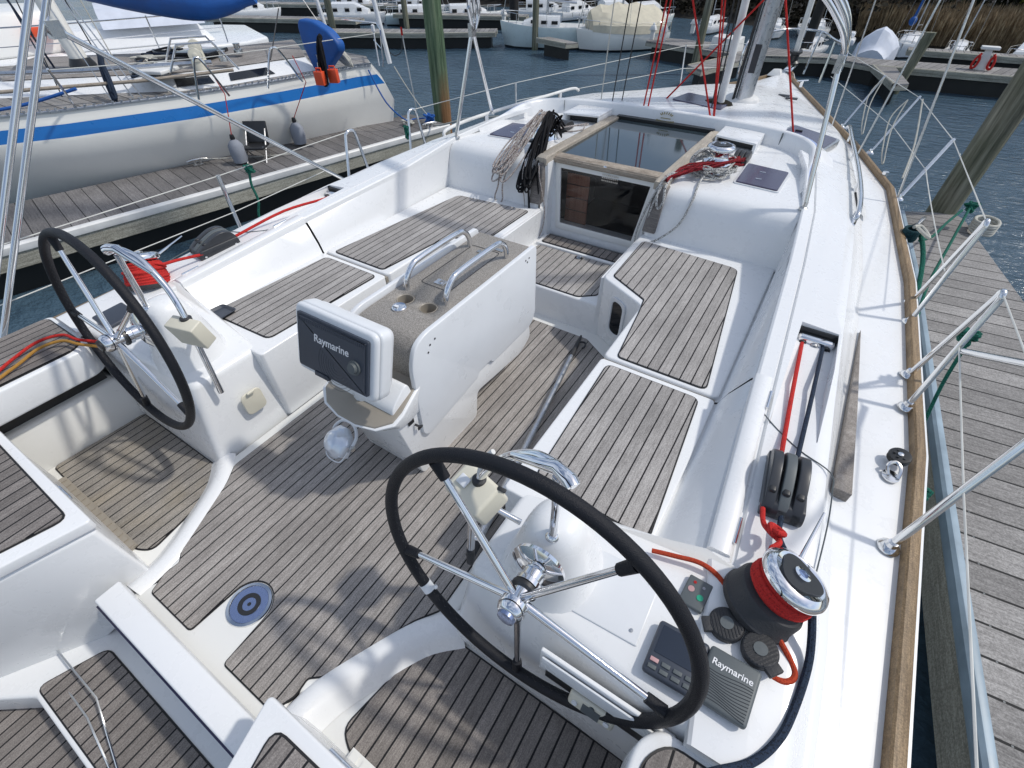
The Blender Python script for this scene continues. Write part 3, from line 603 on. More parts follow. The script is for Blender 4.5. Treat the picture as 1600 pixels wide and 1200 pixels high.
# ============================================================ FITTINGS OF THE YACHT
M['striptk'] = planks('weathered_teak_strip', 2, 3., .0001, (.17, .15, .135), (.36, .33, .30), SM)
def wheel(s):
    c = Vector((s * .94, .148, 1.213)); t = .12; u = Vector((1, 0, 0)); v = Vector((0, math.sin(t), math.cos(t))); n = Vector((0, -math.cos(t), math.sin(t)))
    P = lambda a, r, d=0: c + (u * math.cos(a) + v * math.sin(a)) * r + n * d
    q = MB(); q.tube([P(2 * math.pi * k / 96, .418) for k in range(96)], .0168, 16, closed=True); Wd = q.build('steering_wheel', 'leather', Y)
    st = MB()
    for k in range(190):
        a = 2 * math.pi * k / 190; b = 2 * math.pi * (k + 1) / 190; d = .004 if k % 2 else -.004
        st.tube([P(a, .4022, d), P(b, .4022, -d)], .0011, 4, caps=False)
    st.build('stitching', 'rubber', Wd)
    for k in range(5):
        a = R((57 if s > 0 else 39.5) + 72 * k); q = MB()
        q.tube([P(a, .018, .012), P(a, .375, -.002)], [.0105, .0085], 14); q.build('spoke', 'mirror', Wd)
        q = MB(); q.tube([P(a, .355, -.001), P(a, .402, -.002)], [.0130, .0150], 12); q.build('spoke_boot', 'leather', Wd)
    q = MB(); q.lathe([(.074, -.095), (.076, -.084), (.05, -.070), (.030, -.066), (.028, -.045), (.034, -.040), (.034, -.026), (.026, -.022), (.026, .022), (.036, .026), (.036, .046), (.030, .058), (.024, .062)], c, n, 36)
    q.build('hub', 'mirror', Wd)
    q = MB(); q.lathe([(.036, -.0215), (.036, -.012), (.030, -.012)], c, n, 30); 
    q.build('hub_seal', 'black', Wd); q = MB(); q.lathe([(.024, .060), (.022, .070), (.014, .073), (.0001, .073)], c, n, 24); q.build('hub_cap', 'black' if s < 0 else 'drain', Wd)
    if s > 0: a = R(222); q = MB(); q.tube([P(a - .035, .418), P(a + .035, .418)], .0186, 16); q.tube([P(a, .395), P(a, .375)], .004, 8); q.ell(P(a, .372), (.007, .007, .007), 8, 6); q.build('marker_band', 'white', Wd)
    return Wd
for s in (-1, 1): wheel(s)
def guard(s):
    pts = sm([(s * .982, .298, 1.524), (s * .93, .318, 1.527), (s * .864, .337, 1.503), (s * .80, .340, 1.455), (s * .75, .338, 1.394), (s * .712, .328, 1.33), (s * .69, .316, 1.25), (s * .678, .30, 1.10), (s * .670, .286, .94)], 6)
    q = MB(); q.tube(pts, .0125, 14); q.tube([(s * .978, .292, 1.522), (s * .965, .300, 1.528), (s * .93, .312, 1.532), (s * .80, .335, 1.462)], [.019, .02, .017, .010], 14)
    G = q.build('pedestal_guard', 'mirror', Y)
    q = MB(); q.tube([(s * .935, .303, 1.51), (s * .943, .300, 1.40), (s * .944, .296, 1.262)], .0115, 14); q.lathe([(.02, 0), (.019, .006), (.0125, .012)], (s * .944, .296, 1.272), seg=20); q.build('guard_leg', 'mirror', G)
    q = MB(); q.tube([(s * .70, .318, 1.20), (s * .82, .345, 1.15)], .009, 12); q.build('guard_strut', 'mirror', G)
    q = MB(); q.tube([(s * .675, .294, 1.00), (s * .715, .31, .99)], .008, 10); q.build('guard_strut', 'mirror', G)
    a = Matrix.Rotation(s * -.25, 3, 'Z') @ Matrix.Rotation(.35 if s > 0 else .25, 3, 'X')
    q = MB(); q.box((s * .695, .312, 1.240), (.135, .105 if s > 0 else .06, .10 if s > 0 else .11), rot=a); B = q.build('autopilot_box' if s > 0 else 'instrument_cover', 'cream', G, bevel=.012 if s > 0 else .006)
    q = MB(); q.lathe([(.021, 0), (.021, .016), (.015, .02)], (s * .700, .322, 1.285), (0, .1, 1), 20)
    q.build('grommet', 'rubber', G)
    if s > 0:
        q = MB(); q.box((.765, .335, 1.285), (.014, .012, .045), rot=Matrix.Rotation(.5, 3, 'X')); q.build('clamp_lever', 'rubber', G, bevel=.003); q = MB(); q.lathe([(.014, -.02), (.014, .05), (.008, .06)], (.667, .284, .90), (0, -.1, -1), 12); q.build('foot_cap', 'rubber', G)
    if s > 0:
        q = MB(); q.box((.662, .30, 1.292), (.036, .03, .006), rot=a); q.build('compass_card', 'white', G, bevel=.003)
        q = MB(); q.tube(sm([(.70, .322, 1.29), (.702, .326, 1.34), (.715, .335, 1.39), (.735, .345, 1.42)], 5), .0075, 8); q.build('cable', 'pvc', G)
for s in (-1, 1): guard(s)
# console dressing (starboard)
def ctop(x, y): return L(1.0, 1.118, (x - .72) / .74) + (.02 * (y - .5) / .3 if y < .5 else 0) + .0
e1 = Vector((1, 0, .135)).normalized()
def slab(name, c, w, h, t, mat, rz=0, bevel=.004, parent=None, tilt=.06):
    n = Vector((-.135, -tilt, 1)).normalized(); F = frame(c, Matrix.Rotation(rz, 3, 'Z') @ e1, n)
    q = MB(); q.T = F; q.box((0, 0, t / 2), (w, h, t)); return q.build(name, mat, parent or Y, bevel=bevel), F
pl, F = slab('blanking_plate', (1.128, .345, 1.052), .20, .20, .010, 'white', .0, .004)
for i in (-1, 1):
    for j in (-1, 1): q = MB(); q.T = F; q.lathe([(.005, .0095), (.005, .0125), (.0001, .013)], (i * .075, j * .07, 0), seg=10); q.build('plate_screw', 'steeldull', pl)
ap, F = slab('autopilot_display', (1.318, .262, 1.088), .125, .135, .020, 'charcoal', -.02, .010)
q = MB(); q.T = F; q.box((0, .020, .0205), (.10, .07, .002)); q.build('screen', 'display', ap)
for k in range(4):
    for j in range(2): q = MB(); q.T = F; q.box((-.042 + k * .028, -.033 - j * .017, .0215), (.020, .010, .004)); q.build('key', 'redgc' if (k, j) == (0, 0) else 'greygrey', ap, bevel=.001)
text('Raymarine', .010, F @ Matrix.Translation((.02, .060, .0205)), ap)
cv, F = slab('instrument_cover', (1.435, .262, 1.105), .115, .130, .024, 'greygrey', -.06, .008)
text('Raymarine', .0215, F @ Matrix.Translation((.0, .030, .0245)), cv)
q = MB(); q.T = F
for k in range(12): q.tube([(x / 100 - .05, -.055 + k * .0062 + .004 * math.sin(x / 2.2 + k * .35), .0242) for x in range(0, 11)], .0009, 4, caps=False)
q.build('wave_relief', 'clutch', cv)
kp, F = slab('windlass_panel', (1.312, .440, 1.094), .062, .085, .012, 'greygrey', -.10, .004)
for x, y, m in ((-.014, .004, 'redgc'), (.014, -.008, 'greenled'), (-.012, .026, 'red'), (.013, .022, 'whitedim')):
    if m == 'greenled': M[m] = plain(m, (.02, .35, .2), .4)
    if m == 'whitedim': M[m] = plain(m, (.3, .3, .32), .4)
    q = MB(); q.T = F; q.lathe([(.0085 if y < .02 else .004, .0115), (.0085 if y < .02 else .004, .0135), (.0001, .014)], (x, y, 0), seg=16); q.build('button', m, kp)
for (x, y, r) in ((1.397, .395, .5), (1.478, .372, -.7)):
    n = Vector((-.135, -.05, 1)).normalized(); z = ctop(x, y) + .016; F = frame((x, y, z), Matrix.Rotation(r, 3, 'Z') @ Vector((1, 0, .1)), n)
    q = MB(); q.T = F; q.lathe([(.041, -.012), (.042, .006), (.038, .012), (.0001, .012)], seg=32); q.box((-.046 if r > 0 else .046, 0, .003), (.022, .036, .014)); K = q.build('foot_switch', 'rubber', Y, bevel=.002)
    q = MB(); q.T = F
    for k in range(9): 
        h = math.sqrt(max(0, .037 ** 2 - (-.032 + k * .008) ** 2)); q.box((-.032 + k * .008, 0, .0125), (.003, 2 * h, .002))
    q.build('ribbing', 'black', K)
    q = MB(); q.T = F; q.lathe([(.016, .0125), (.016, .0145), (.0001, .015)], seg=20); q.build('rubber_pad', 'greygrey', K)
# locker opening and radio in the aft face of the console
q = MB(); q.box((1.20, .128, .945), (.36, .012, .15)); q.build('pocket_frame', 'gel', Y, bevel=.004)
q = MB(); q.box((1.20, .119, .915), (.31, .010, .085)); PK = q.build('pocket_opening', 'black', Y)
q = MB(); q.loft2([(1.03, .117, .952), (1.37, .117, .952), (1.37, .108, .948), (1.03, .108, .948)], [(1.03, .118, 1.005), (1.37, .118, 1.005), (1.37, .112, 1.005), (1.03, .112, 1.005)]); q.build('pocket_lid', 'white', PK, bevel=.002)
q = MB(); q.T = frame((1.19, .105, .905), (1, 0, 0), (0, -1, .35)); q.box((0, 0, 0), (.13, .055, .02)); RD = q.build('radio_unit', 'cream', Y, bevel=.01)
q = MB(); q.T = frame((1.19, .105, .905), (1, 0, 0), (0, -1, .35)); q.box((0, -.004, .0105), (.05, .032, .002)); q.build('radio_screen', 'greygrey', RD)
for k in range(3):
    q = MB(); q.T = frame((1.19, .105, .905), (1, 0, 0), (0, -1, .35)); q.lathe([(.008, .0095), (.008, .014), (.0001, .014)], (-.045 + k * .045, .012 if k == 1 else -.005, 0), seg=14); q.build('radio_knob', 'white' if k != 1 else 'greygrey', RD)
# port console: speaker-like round plate, flat instrument by the rail
q = MB(); q.extr(rnd([(-.05, -.06), (.05, -.06), (.05, .06), (-.05, .06)], .03, 5), (-.672, .385, .800), (0, 1, 0), (-.03, 0, 1), (.010, 0, 0)); q = q.build('shower_cover', 'cream', Y, bevel=.004)
MB().box((-.655, .385, .862), (.012, .035, .012)).build('cover_latch', 'cream', q, bevel=.003)
q = MB(); q.T = frame((-1.36, .27, 1.092), (1, 0, -.1), (.1, -.05, 1)); q.box((0, 0, 0), (.13, .14, .016)); q.build('instrument_cover', 'charcoal', Y, bevel=.01)
# winches
def winch(s, deck=False):
    if deck: o = Vector((s * .615, 3.02, 1.285)); ax = Vector((0, 0, 1)); k = 1.0
    else: o = Vector((s * 1.452, .49, 1.10)); ax = Vector((s * .045, .045, .153)).normalized(); k = 1.
    q = MB(); q.lathe([(a * k, b * k) for a, b in ((.094, 0), (.097, .006), (.097, .018), (.092, .024), (.090, .060), (.084, .072), (.066, .080), (.057, .095), (.056, .118), (.062, .132))], o, ax, 40); Wn = q.build('winch', 'rubber' if not deck else 'mirror', Y)
    q = MB(); q.lathe([(a * k, b * k) for a, b in ((.060, .128), (.074, .131), (.083, .138), (.084, .150), (.078, .160), (.064, .1655), (.062, .1645))], o, ax, 48); q.build('winch_cap', 'mirror', Wn)
    F = frame(o, (1, 0, 0), ax); q = MB(); q.T = F; z = .1645 * k
    pts = [((.052 + .006 * math.cos(3 * a)) * k * math.cos(a), (.052 + .006 * math.cos(3 * a)) * k * math.sin(a)) for a in [2 * math.pi * i / 48 for i in range(48)]]
    q.prism(pts, z - .004, z + .003, 0); q.lathe([(.020 * k, z), (.020 * k, z + .009), (.012 * k, z + .010), (.011 * k, z + .003)], seg=24, mi=1); q.build('winch_centre', ['black', 'mirror'], Wn)
    q = MB(); q.T = F; q.lathe([(.011 * k, z + .006), (.0001, z + .006)], seg=16, caps=False); q.build('handle_socket', 'drain', Wn)
    if not deck:
        q = MB(); q.tube([o + ax * .128 + Vector((.01, .07, .0)), o + ax * .17 + Vector((.03 * s, .23, -.02))], [.006, .003], 8); q.build('feeder_arm', 'steel', Wn)
    else:
        q = MB(); q.T = F; q.tube([(.0, -.03, .02), (-.015, -.05, .03), (-.02, -.045, .085), (0, -.02, .1)], .008, 8); q.build('self_tailer', 'mirror', Wn)
for s in (-1, 1): winch(s); winch(s, True)
# rope clutches
def clutch(s, n=3):
    ax = .033; prof = sm([(-.11, 0, 0), (-.115, .022, 0), (-.095, .045, 0), (-.045, .068, 0), (.02, .085, 0), (.075, .078, 0), (.105, .045, 0), (.112, .0, 0)], 3); prof = [(q.x, q.y * 1.18) for q in prof]
    rot = Vector((s * -.10, 1, .04)).normalized(); upv = Vector((-s * .05, -.04, 1)).normalized(); sd = rot.cross(upv).normalized()
    o = Vector((s * 1.437, .865, 1.140)); q = MB()
    lower = [(a, min(b, .052)) for a, b in prof]; q.extr(lower, o - sd * .057, rot, upv, sd * .114); C0 = q.build('rope_clutch', 'clutch', Y, bevel=.004)
    for k in range(n):
        b = o + sd * ((k - 1) * .037 - .0165); m = MB(); m.extr(prof, b, rot, upv, sd * .029); l = m.build('clutch_lever', 'clutch' if k != 1 else 'greygrey', C0, bevel=.004)
        m = MB(); m.box(b + sd * .0145 + rot * -.045 + upv * .055, (.022, .05, .045)); m.build('lever_tip', 'black', l, bevel=.006)
    for k in (-1, 1):
        for yy_ in (-.085, .085): m = MB(); m.lathe([(.006, 0), (.006, .003), (.0001, .004)], o + sd * (.054 * k) + rot * yy_ + upv * .018, sd * k, 12); m.build('rivet', 'steel', C0)
for s in (-1, 1): clutch(s)
for s in (-1, 1):   # clutch banks on the forward deck
    q = MB()
    for k in range(5 if s < 0 else 3):
        q.extr([(-.09, 0), (-.09, .035), (-.03, .06), (.05, .055), (.09, .03), (.09, 0)], (s * (.58 if s < 0 else .66) + k * .033 * s, 3.33, 1.283), (0, 1, 0), (0, 0, 1), (s * .028, 0, 0))
    q.build('halyard_clutch', 'black', Y, bevel=.004)
    MB().box((s * .655, 2.93, 1.296), (.07, .05, .01)).build('rocker_switch', 'black', Y, bevel=.004)
# sheet sheave box in the recess
for s in (-1, 1):
    q = MB(); q.box((s * 1.42, 1.688, 1.158), (.135, .042, .045)); SB = q.build('sheave_box', 'mirror', Y, bevel=.012)
    for k in (-.045, 0, .045): m = MB(); m.lathe([(.016, 0), (.016, .008), (.006, .008), (.006, .012)], (s * (1.42 + k), 1.668, 1.150), (0, -1, -.2), 16); m.build('sheave', 'black' if k else 'steeldull', SB)
    MB().box((s * 1.42, 1.716, 1.160), (.15, .01, .07)).build('recess_opening', 'black', Y)
# panel joint across the coaming
for s in (-1, 1):
    q = MB(); pts = [(1.30, 1.155), (1.36, 1.10), (1.45, 1.04), (1.55, 1.0), (1.565, .93), (1.57, .8), (1.565, .62)]
    q.tube([(s * x, y, interp(PA, y)[1] + (interp(PC, y)[1] - interp(PA, y)[1]) * (x - 1.28) / .27 + .0055) for x, y in [(p.x, p.y) for p in sm([(a, b, 0) for a, b in pts], 5)]], .0022, 5); q.build('moulding_seam', 'greygrey', Y)
    q = MB(); q.prism([(s * 1.620, 2.14), (s * 1.612, 1.09), (s * 1.668, 1.09), (s * 1.650, 1.55)], .94, 1.016); q.build('teak_foot_strip', 'striptk', Y, bevel=.004)
# pad-eye block
q = MB(); q.lathe([(.034, -.012), (.036, -.008), (.03, 0), (.036, .008), (.034, .012), (.028, .013)], (1.80, 1.37, 1.005), (-.15, -.1, 1), 24)
for k in range(6): a = k * math.pi / 3; q.box((1.80 + .02 * math.cos(a), 1.37 + .02 * math.sin(a), 1.018), (.006, .006, .006))
BL = q.build('turning_block', 'black', Y)
q = MB(); q.tube(sm([(1.78, 1.29, .98), (1.77, 1.315, 1.0), (1.79, 1.335, 1.008), (1.81, 1.315, 1.0), (1.81, 1.285, .98)], 5), .006, 8); q.lathe([(.028, 0), (.028, .006), (.0001, .008)], (1.79, 1.29, .972), seg=20); q.lathe([(.009, 0), (.009, .018), (.0001, .02)], (1.80, 1.37, 1.005), (-.15, -.1, 1), 14); q.build('pad_eye', 'steel', BL)
# table
q = MB(); side = [(.50, 1.02), (.50, 1.10), (.60, 1.17), (.66, .92), (1.50, .90), (1.52, .78), (1.42, .73), (1.20, .75), (1.02, .77), (1.0, .608), (.66, .608), (.585, .608), (.545, .80)]
q.extr(rnd(side, .03, 3), (-.165, 0, 0), (0, 1, 0), (0, 0, 1), (.33, 0, 0)); TB = q.build('cockpit_table', 'gel', Y, bevel=.012)
q = MB(); tp = sm([(.655, 0.95, 0), (.655, 1.15, 0), (.660, 1.24, 0), (.69, 1.285, 0), (.74, 1.30, 0), (.9, 1.301, 0)], 4); pr = [(p.x, p.y) for p in tp] + [(1.53, 1.301), (1.53, 1.20), (1.51, .91), (.655, .91)]
q.extr(pr, (-.150, 0, 0), (0, 1, 0), (0, 0, 1), (.30, 0, 0)); tbx = q.build('table_box', 'laminate', TB, bevel=.004)
cut = MB()
for s in (-1, 1): cut.lathe([(.033, -.055), (.033, .02)], (s * .060, .876, 1.3), seg=32)
cut = cut.build('c', 'tan'); md = tbx.modifiers.new('b', 'BOOLEAN'); md.object = cut; md.solver = 'EXACT'; bpy.context.view_layer.update()
me = bpy.data.meshes.new_from_object(tbx.evaluated_get(bpy.context.evaluated_depsgraph_get())); tbx.modifiers.clear(); tbx.data = me; bpy.data.objects.remove(cut)
lf = [(.62, .86), (.625, 1.22), (.66, 1.30), (.72, 1.322), (1.515, 1.322), (1.532, 1.305), (1.54, .93), (1.50, .875), (1.14, .875), (1.12, .90), (1.03, .90), (1.01, .872), (.65, .825)]
for s in (-1, 1):
    q = MB(); q.extr(rnd(lf, [.03, .06, .05, .03, .015, .01, .03, .03, .01, .01, .01, .01, .02], 3), (s * .157, 0, 0), (0, 1, 0), (0, 0, 1), (s * .022, 0, 0)); lfo = q.build('table_leaf', 'white', TB, bevel=.005)
    if s > 0:
        q = MB()
        for a, b in ((.735, 1.262), (.765, 1.272), (.72, 1.235), (1.43, 1.285), (1.46, 1.285), (1.445, 1.27)): q.lathe([(.0045, 0), (.0045, .0012), (.0001, .0012)], (.1795, a, b), (1, 0, 0), 8)
        q.build('screw_holes', 'black', lfo)
    q = MB(); q.tube(sm([(s * .104, .939, 1.296), (s * .104, .945, 1.345), (s * .104, .985, 1.388), (s * .104, 1.05, 1.400), (s * .104, 1.28, 1.400), (s * .104, 1.345, 1.386), (s * .104, 1.378, 1.345), (s * .104, 1.383, 1.296)], 6), .0125, 14); q.build('table_handle', 'mirror', TB)
    q = MB(); q.lathe([(.0001, -.048), (.0315, -.048), (.0325, -.044), (.0325, .0005), (.0355, .0035), (.037, .0015)], (s * .060, .876, 1.3), seg=32, caps=False); q.build('cup_holder', 'tan', TB)
q = MB(); lid = rnd([(-.098, 1.01), (.060, 1.01), (.060, 1.40), (-.098, 1.40)], .02, 3); lid2 = grow(lid, -.004)
n_ = len(lid); q.add([(x, y, 1.3022) for x, y in lid] + [(x, y, 1.3022) for x, y in lid2], [(i, (i + 1) % n_, n_ + (i + 1) % n_, n_ + i) for i in range(n_)]); q.build('lid_seam', 'black', TB, flat=True)
q = MB(); q.box((-.015, 1.05, 1.304), (.05, .036, .004)); q.lathe([(.011, .0045), (.011, .009), (.0001, .009)], (-.015, 1.05, 1.301), seg=8); q.build('lid_latch', 'steel', TB)
for yy_ in (1.36, 1.42): MB().box((-.02 + (yy_ - 1.36), yy_, 1.3035), (.045, .02, .003)).build('latch_plate', 'steeldull', TB)
q = MB(); q.lathe([(.030, .001), (.030, .008), (.026, .012), (.018, .010), (.0001, .012)], (-.037, .815, 1.3), seg=28); q.box((-.045, .808, 1.313), (.018, .012, .002), 1); q.build('compass_plug', ['mirror', 'white'], TB)
# pod and wing that carry the plotter
q = MB(); wp = [(-.20, .52), (-.195, .47), (-.14, .425), (-.05, .405), (.05, .405), (.14, .425), (.195, .47), (.20, .52), (.178, .66), (-.178, .66)]
q.loft2([(x * .9, y + .05, .99) for x, y in wp], [(x, y, 1.035 + (y - .4) * .35) for x, y in wp]); q.build('pod_wing', 'gel', TB, bevel=.008)
q = MB(); q.loft2([(x * .93, y + .008, 1.035 + (y - .4) * .35) for x, y in wp], [(x * .92, y + .01, 1.044 + (y - .4) * .35) for x, y in wp]); q.build('pod_tray', 'tan', TB, bevel=.003)
q = MB(); q.box((.1685, .575, .985), (.005, .032, .05)); 
q.build('socket_plate', 'black', TB, bevel=.002)
q = MB(); q.tube([(.170, .59, .945), (.185, .595, .938), (.19, .61, .93)], .005, 6); q.box((.185, .60, .925), (.004, .022, .014)); q.build('ignition_key', 'black', TB)
# chart plotter
ctr = Vector((-.012, .468, 1.335)); F = frame(ctr, (1, .02, 0), (0, -.95, .31)); CP = None
q = MB(); q.T = F
fr = rnd([(-.200, -.135), (.200, -.135), (.200, .128), (-.200, .128)], .035, 5); q.loft2([(x * .86, y * .86, -.105) for x, y in fr], [(x * .94, y * .94, -.075) for x, y in fr]); q.loft2([(x * .985, y * .985, -.074) for x, y in fr], [(x, y, -.02) for x, y in fr]); q.loft2([(x, y, -.018) for x, y in fr], [(x * .97, y * .965, .004) for x, y in fr])
CP = q.build('chart_plotter', 'white', Y, bevel=.010, seg=4)
q = MB(); q.T = F
cvp = rnd([(-.172, -.108), (.172, -.108), (.172, .098), (-.172, .098)], .008, 3); q.prism(cvp, 0, .013); q.prism(grow(cvp, -.012), .0125, .019); q.box((.0 - .05, -.112, .012), (.07, .016, .012)); cv = q.build('screen_cover', 'charcoal', CP, bevel=.003)
q = MB(); q.T = F
for k in range(34): q.box((-.155 + k * .0094, .077, .019), (.004, .010, .003))
q.build('cover_ribs', 'charcoal', cv)
q = MB(); q.T = F; q.lathe([(.027, .018), (.026, .026), (.0001, .027)], (.118, -.012, 0), seg=30); q.lathe([(.019, .026), (.018, .037), (.0001, .038)], (.118, -.012, 0), seg=26); q.build('cover_knob', 'greygrey', cv)
q = MB(); q.T = F
for j in range(7):
    q.tube([(.03 + (.018 + j * .012) * math.cos(a), -.045 + (.018 + j * .012) * math.sin(a), .0192) for a in [R(150 + 12 * i) for i in range(16)] if True], .0007, 4, caps=False)
q.build('cover_relief', 'clutch', cv)
text('Raymarine', .040, F @ Matrix.Translation((.004, .028, .0195)), cv)
q = MB(); q.tube([(-.012, .54, 1.20), (-.012, .54, 1.06)], .05, 16); q.build('plotter_mount', 'gel', CP)
# clip-on flood lamp below the pod
M['lampglass'] = plain('glossy_lamp', (.70, .75, .82), .22, metal=.4, var=.04, coat=.6)
lc = Vector((-.150, .415, .81)); F = frame(lc, (1, .1, 0), (-.25, -.62, .72)); q = MB(); q.T = F
q.lathe([(.058, -.05), (.072, -.03), (.075, -.012), (.068, .0), (.058, .010), (.045, .028), (.022, .038), (.0001, .040)], seg=10); q.box((.0, -.035, -.03), (.11, .04, .05)); LP = q.build('deck_lamp', 'lampglass', TB, bevel=.006)
q = MB(); q.T = F; q.tube(sm([(-.08, 0, -.03), (-.085, .05, -.03), (-.04, .09, -.03), (.04, .09, -.03), (.085, .05, -.03), (.08, 0, -.03)], 5), .007, 8); q.tube([(0, .09, -.03), (0, .13, -.05)], .012, 8); q.tube(sm([(-.078, -.02, -.02), (-.05, -.075, -.02), (.05, -.075, -.02), (.078, -.02, -.02)], 6), .003, 6); q.build('lamp_bracket', 'white', LP)
q = MB(); q.T = F; q.lathe([(.012, 0), (.012, .01), (.006, .012)], (.083, .0, -.03), (1, 0, 0), 16); q.build('lamp_pivot', 'steeldull', LP)
# arch of folded spray-hood bows
for s in (-1, 1):
    A = Vector((s * 1.176, 2.69, 1.30)); J = Vector((s * 1.069, 2.80, 1.93)); q = MB(); q.tube([A + Vector((0, 0, .02)), J], .0125, 12)
    q.build('hood_leg', 'steel', Y)
    q = MB(); q.lathe([(.024, 0), (.022, .008), (.012, .014), (.012, .04)], A - Vector((0, 0, .004)), seg=18); q.build('leg_foot', 'steeldull', Y)
    if s < 0:
        q = MB(); q.tube([(-1.187, 3.17, 1.375), (-1.09, 2.86, 1.86), (-1.03, 2.72, 2.05)], .0125, 12); q.build('hood_leg', 'steel', Y)
        q = MB(); q.lathe([(.024, 0), (.022, .008), (.012, .014), (.012, .04)], (-1.187, 3.17, 1.35), seg=18); q.build('leg_foot', 'steeldull', Y)
for k, (d, dz) in enumerate(((0, 0), (.045, .03), (.09, .045))):
    pts = [(1.069, 2.80 + d * .2, 1.91)] + [(1.06, 2.78 + d, 2.0 + dz * .3), (1.0, 2.69 + d, 2.10 + dz), (.86, 2.58 + d, 2.22 + dz), (.6, 2.52 + d, 2.30 + dz), (.2, 2.5 + d, 2.33 + dz)]
    pts = pts + [(-x, y, z) for x, y, z in pts[::-1]]
    q = MB(); q.tube(sm(pts, 6), .0125, 10); q.build('hood_bow', 'steel', Y)
q = MB()
for s in (-1, 1): MB().box((s * 1.066, 2.795, 1.93), (.03, .045, .07)).build('bow_hinge', 'steeldull', Y)
# bimini frame legs aft on the port quarter and their braces
bim = [[(-1.62, .80, 2.32), (-1.725, -.20, .95)], [(-1.66, .86, 2.30), (-1.775, -.12, .95)]]
for b in bim: q = MB(); q.tube(b, .0135, 12); q.build('bimini_leg', 'steel', Y)
q = MB(); q.tube([(-1.67, .75, 2.105), (-1.81, 2.075, 1.075), (-1.815, 2.13, 1.03)], .0125, 12); q.box((-1.67, .75, 2.10), (.05, .05, .06)); q.build('bimini_brace', 'steel', Y)
# handrails
for s in (-1, 1):
    pts = sm([(s * 1.436, 2.86, 1.225), (s * 1.442, 2.90, 1.262), (s * 1.425, 3.2, 1.275), (s * 1.375, 3.7, 1.27), (s * 1.30, 4.3, 1.26), (s * 1.25, 4.72, 1.25), (s * 1.235, 4.83, 1.215)], 5)
    q = MB(); q.tube(pts, .013, 10)
    HR = q.build('handrail', 'steel' if s > 0 else 'pvc', Y)
    for y_, x_ in ((3.4, 1.405), (4.0, 1.335), (4.5, 1.275)): q = MB(); q.box((s * x_, y_, 1.235), (.014, .05, .06)); q.build('rail_foot', 'steel', HR)
    if s > 0: q = MB(); q.loft2([(1.415, 2.80, 1.225), (1.45, 2.80, 1.225), (1.455, 2.92, 1.225), (1.42, 2.92, 1.225)], [(1.43, 2.82, 1.228), (1.44, 2.82, 1.228), (1.45, 2.92, 1.272), (1.43, 2.92, 1.272)]); q.build('rail_end', 'mirror', HR, bevel=.004)
# stanchions
def base_foot(p, mat='mirror'): q = MB(); q.lathe([(.032, 0), (.030, .006), (.017, .016), (.014, .03)], p, seg=20); return q
def stan(a, b, r=.0125, nm='stanchion', gate=None):
    q = MB(); q.tube([a, b] if gate is None else [a] + gate + [b], r, 12); o = q.build(nm, 'steel', Y); base_foot(a).build('stanchion_foot', 'steel', o)
    if gate is not None: base_foot(b).build('stanchion_foot', 'steel', o)
    return o
for s in (-1, 1):
    for y0, y1, yt in (((1.70, 1.93, 1.83), (2.385, 2.585, 2.49)) if s > 0 else ((2.15, 2.38, 2.30), (2.86, 3.08, 2.99))):
        a, b = Vector((s * 1.825, y0, .985)), Vector((s * 1.828, y1, .985)); tz = 1.475 if s > 0 else 1.335; hw = .022 if s > 0 else .05; xt = 1.868
        T = [Vector((s * xt, yt - hw, tz - .045)), Vector((s * xt, yt - hw * .7, tz - .012)), Vector((s * xt, yt, tz)), Vector((s * xt, yt + hw * .7, tz - .012)), Vector((s * xt, yt + hw, tz - .045))]
        stan(a, b, .0108, 'gate_stanchion', sm([a.lerp(T[0], .5)] + T + [b.lerp(T[4], .5)], 4))
stan(Vector((1.80, .985, .965)), Vector((1.92, 1.16, 1.47))); stan(Vector((-1.83, 1.225, .965)), Vector((-1.875, 1.245, 1.335)))
stan(Vector((1.715, 3.95, 1.03)), Vector((1.87, 4.28, 1.36))); stan(Vector((1.475, 4.86, 1.05)), Vector((1.64, 5.15, 1.43)), .009); stan(Vector((1.20, 5.45, 1.07)), Vector((1.36, 5.75, 1.45)), .009)
stan(Vector((-1.60, 4.2, 1.03)), Vector((-1.62, 4.22, 1.35)), .009); stan(Vector((-.55, 6.1, 1.07)), Vector((-.58, 6.1, 1.5)), .009)
q = MB(); q.tube([(2.05, 1.05, 2.05), (1.93, 1.47, 1.435), (1.865, 1.74, 1.268)], .0125, 12); q.build('bimini_brace', 'steel', Y)
# lifelines
def line(pts, r=.0028, nm='lifeline', mat='wire'): q = MB(); q.tube(pts, r, 6); return q.build(nm, mat, Y)
line([(1.92, 1.16, 1.46), (1.868, 1.83, 1.47)]); line([(1.868, 2.49, 1.47), (1.87, 4.28, 1.355), (1.64, 5.15, 1.42), (1.36, 5.75, 1.45), (.95, 6.9, 1.45)])
line(sag((1.85, 2.50, 1.22), (1.79, 4.1, 1.2), .01) + [Vector((1.56, 5.02, 1.22)), Vector((.9, 6.7, 1.25))]); line([(1.85, 1.78, 1.27), (1.86, 1.05, 1.22), (1.88, -.3, 1.15)]); 
line([(-2.0, -.9, 1.33), (-1.875, 1.24, 1.33), (-1.868, 2.30, 1.33)]); line([(-1.868, 2.99, 1.33), (-1.62, 4.22, 1.345), (-.58, 6.1, 1.49), (-.1, 6.9, 1.45)]); line([(-1.86, -.9, 1.12), (-1.84, 1.22, 1.12), (-1.84, 2.0, 1.15)]); line([(-1.6, 4.2, 1.2), (-.56, 6.1, 1.28), (-.1, 6.9, 1.22)])
line([(-1.1, -.72, .30), (-.35, -.70, .36), (-.05, -.78, .33)], .0035, 'gate_wire', 'steel'); line([(-1.1, -.76, .26), (-.35, -.76, .31), (-.05, -.80, .31)], .0035, 'gate_wire', 'steel')
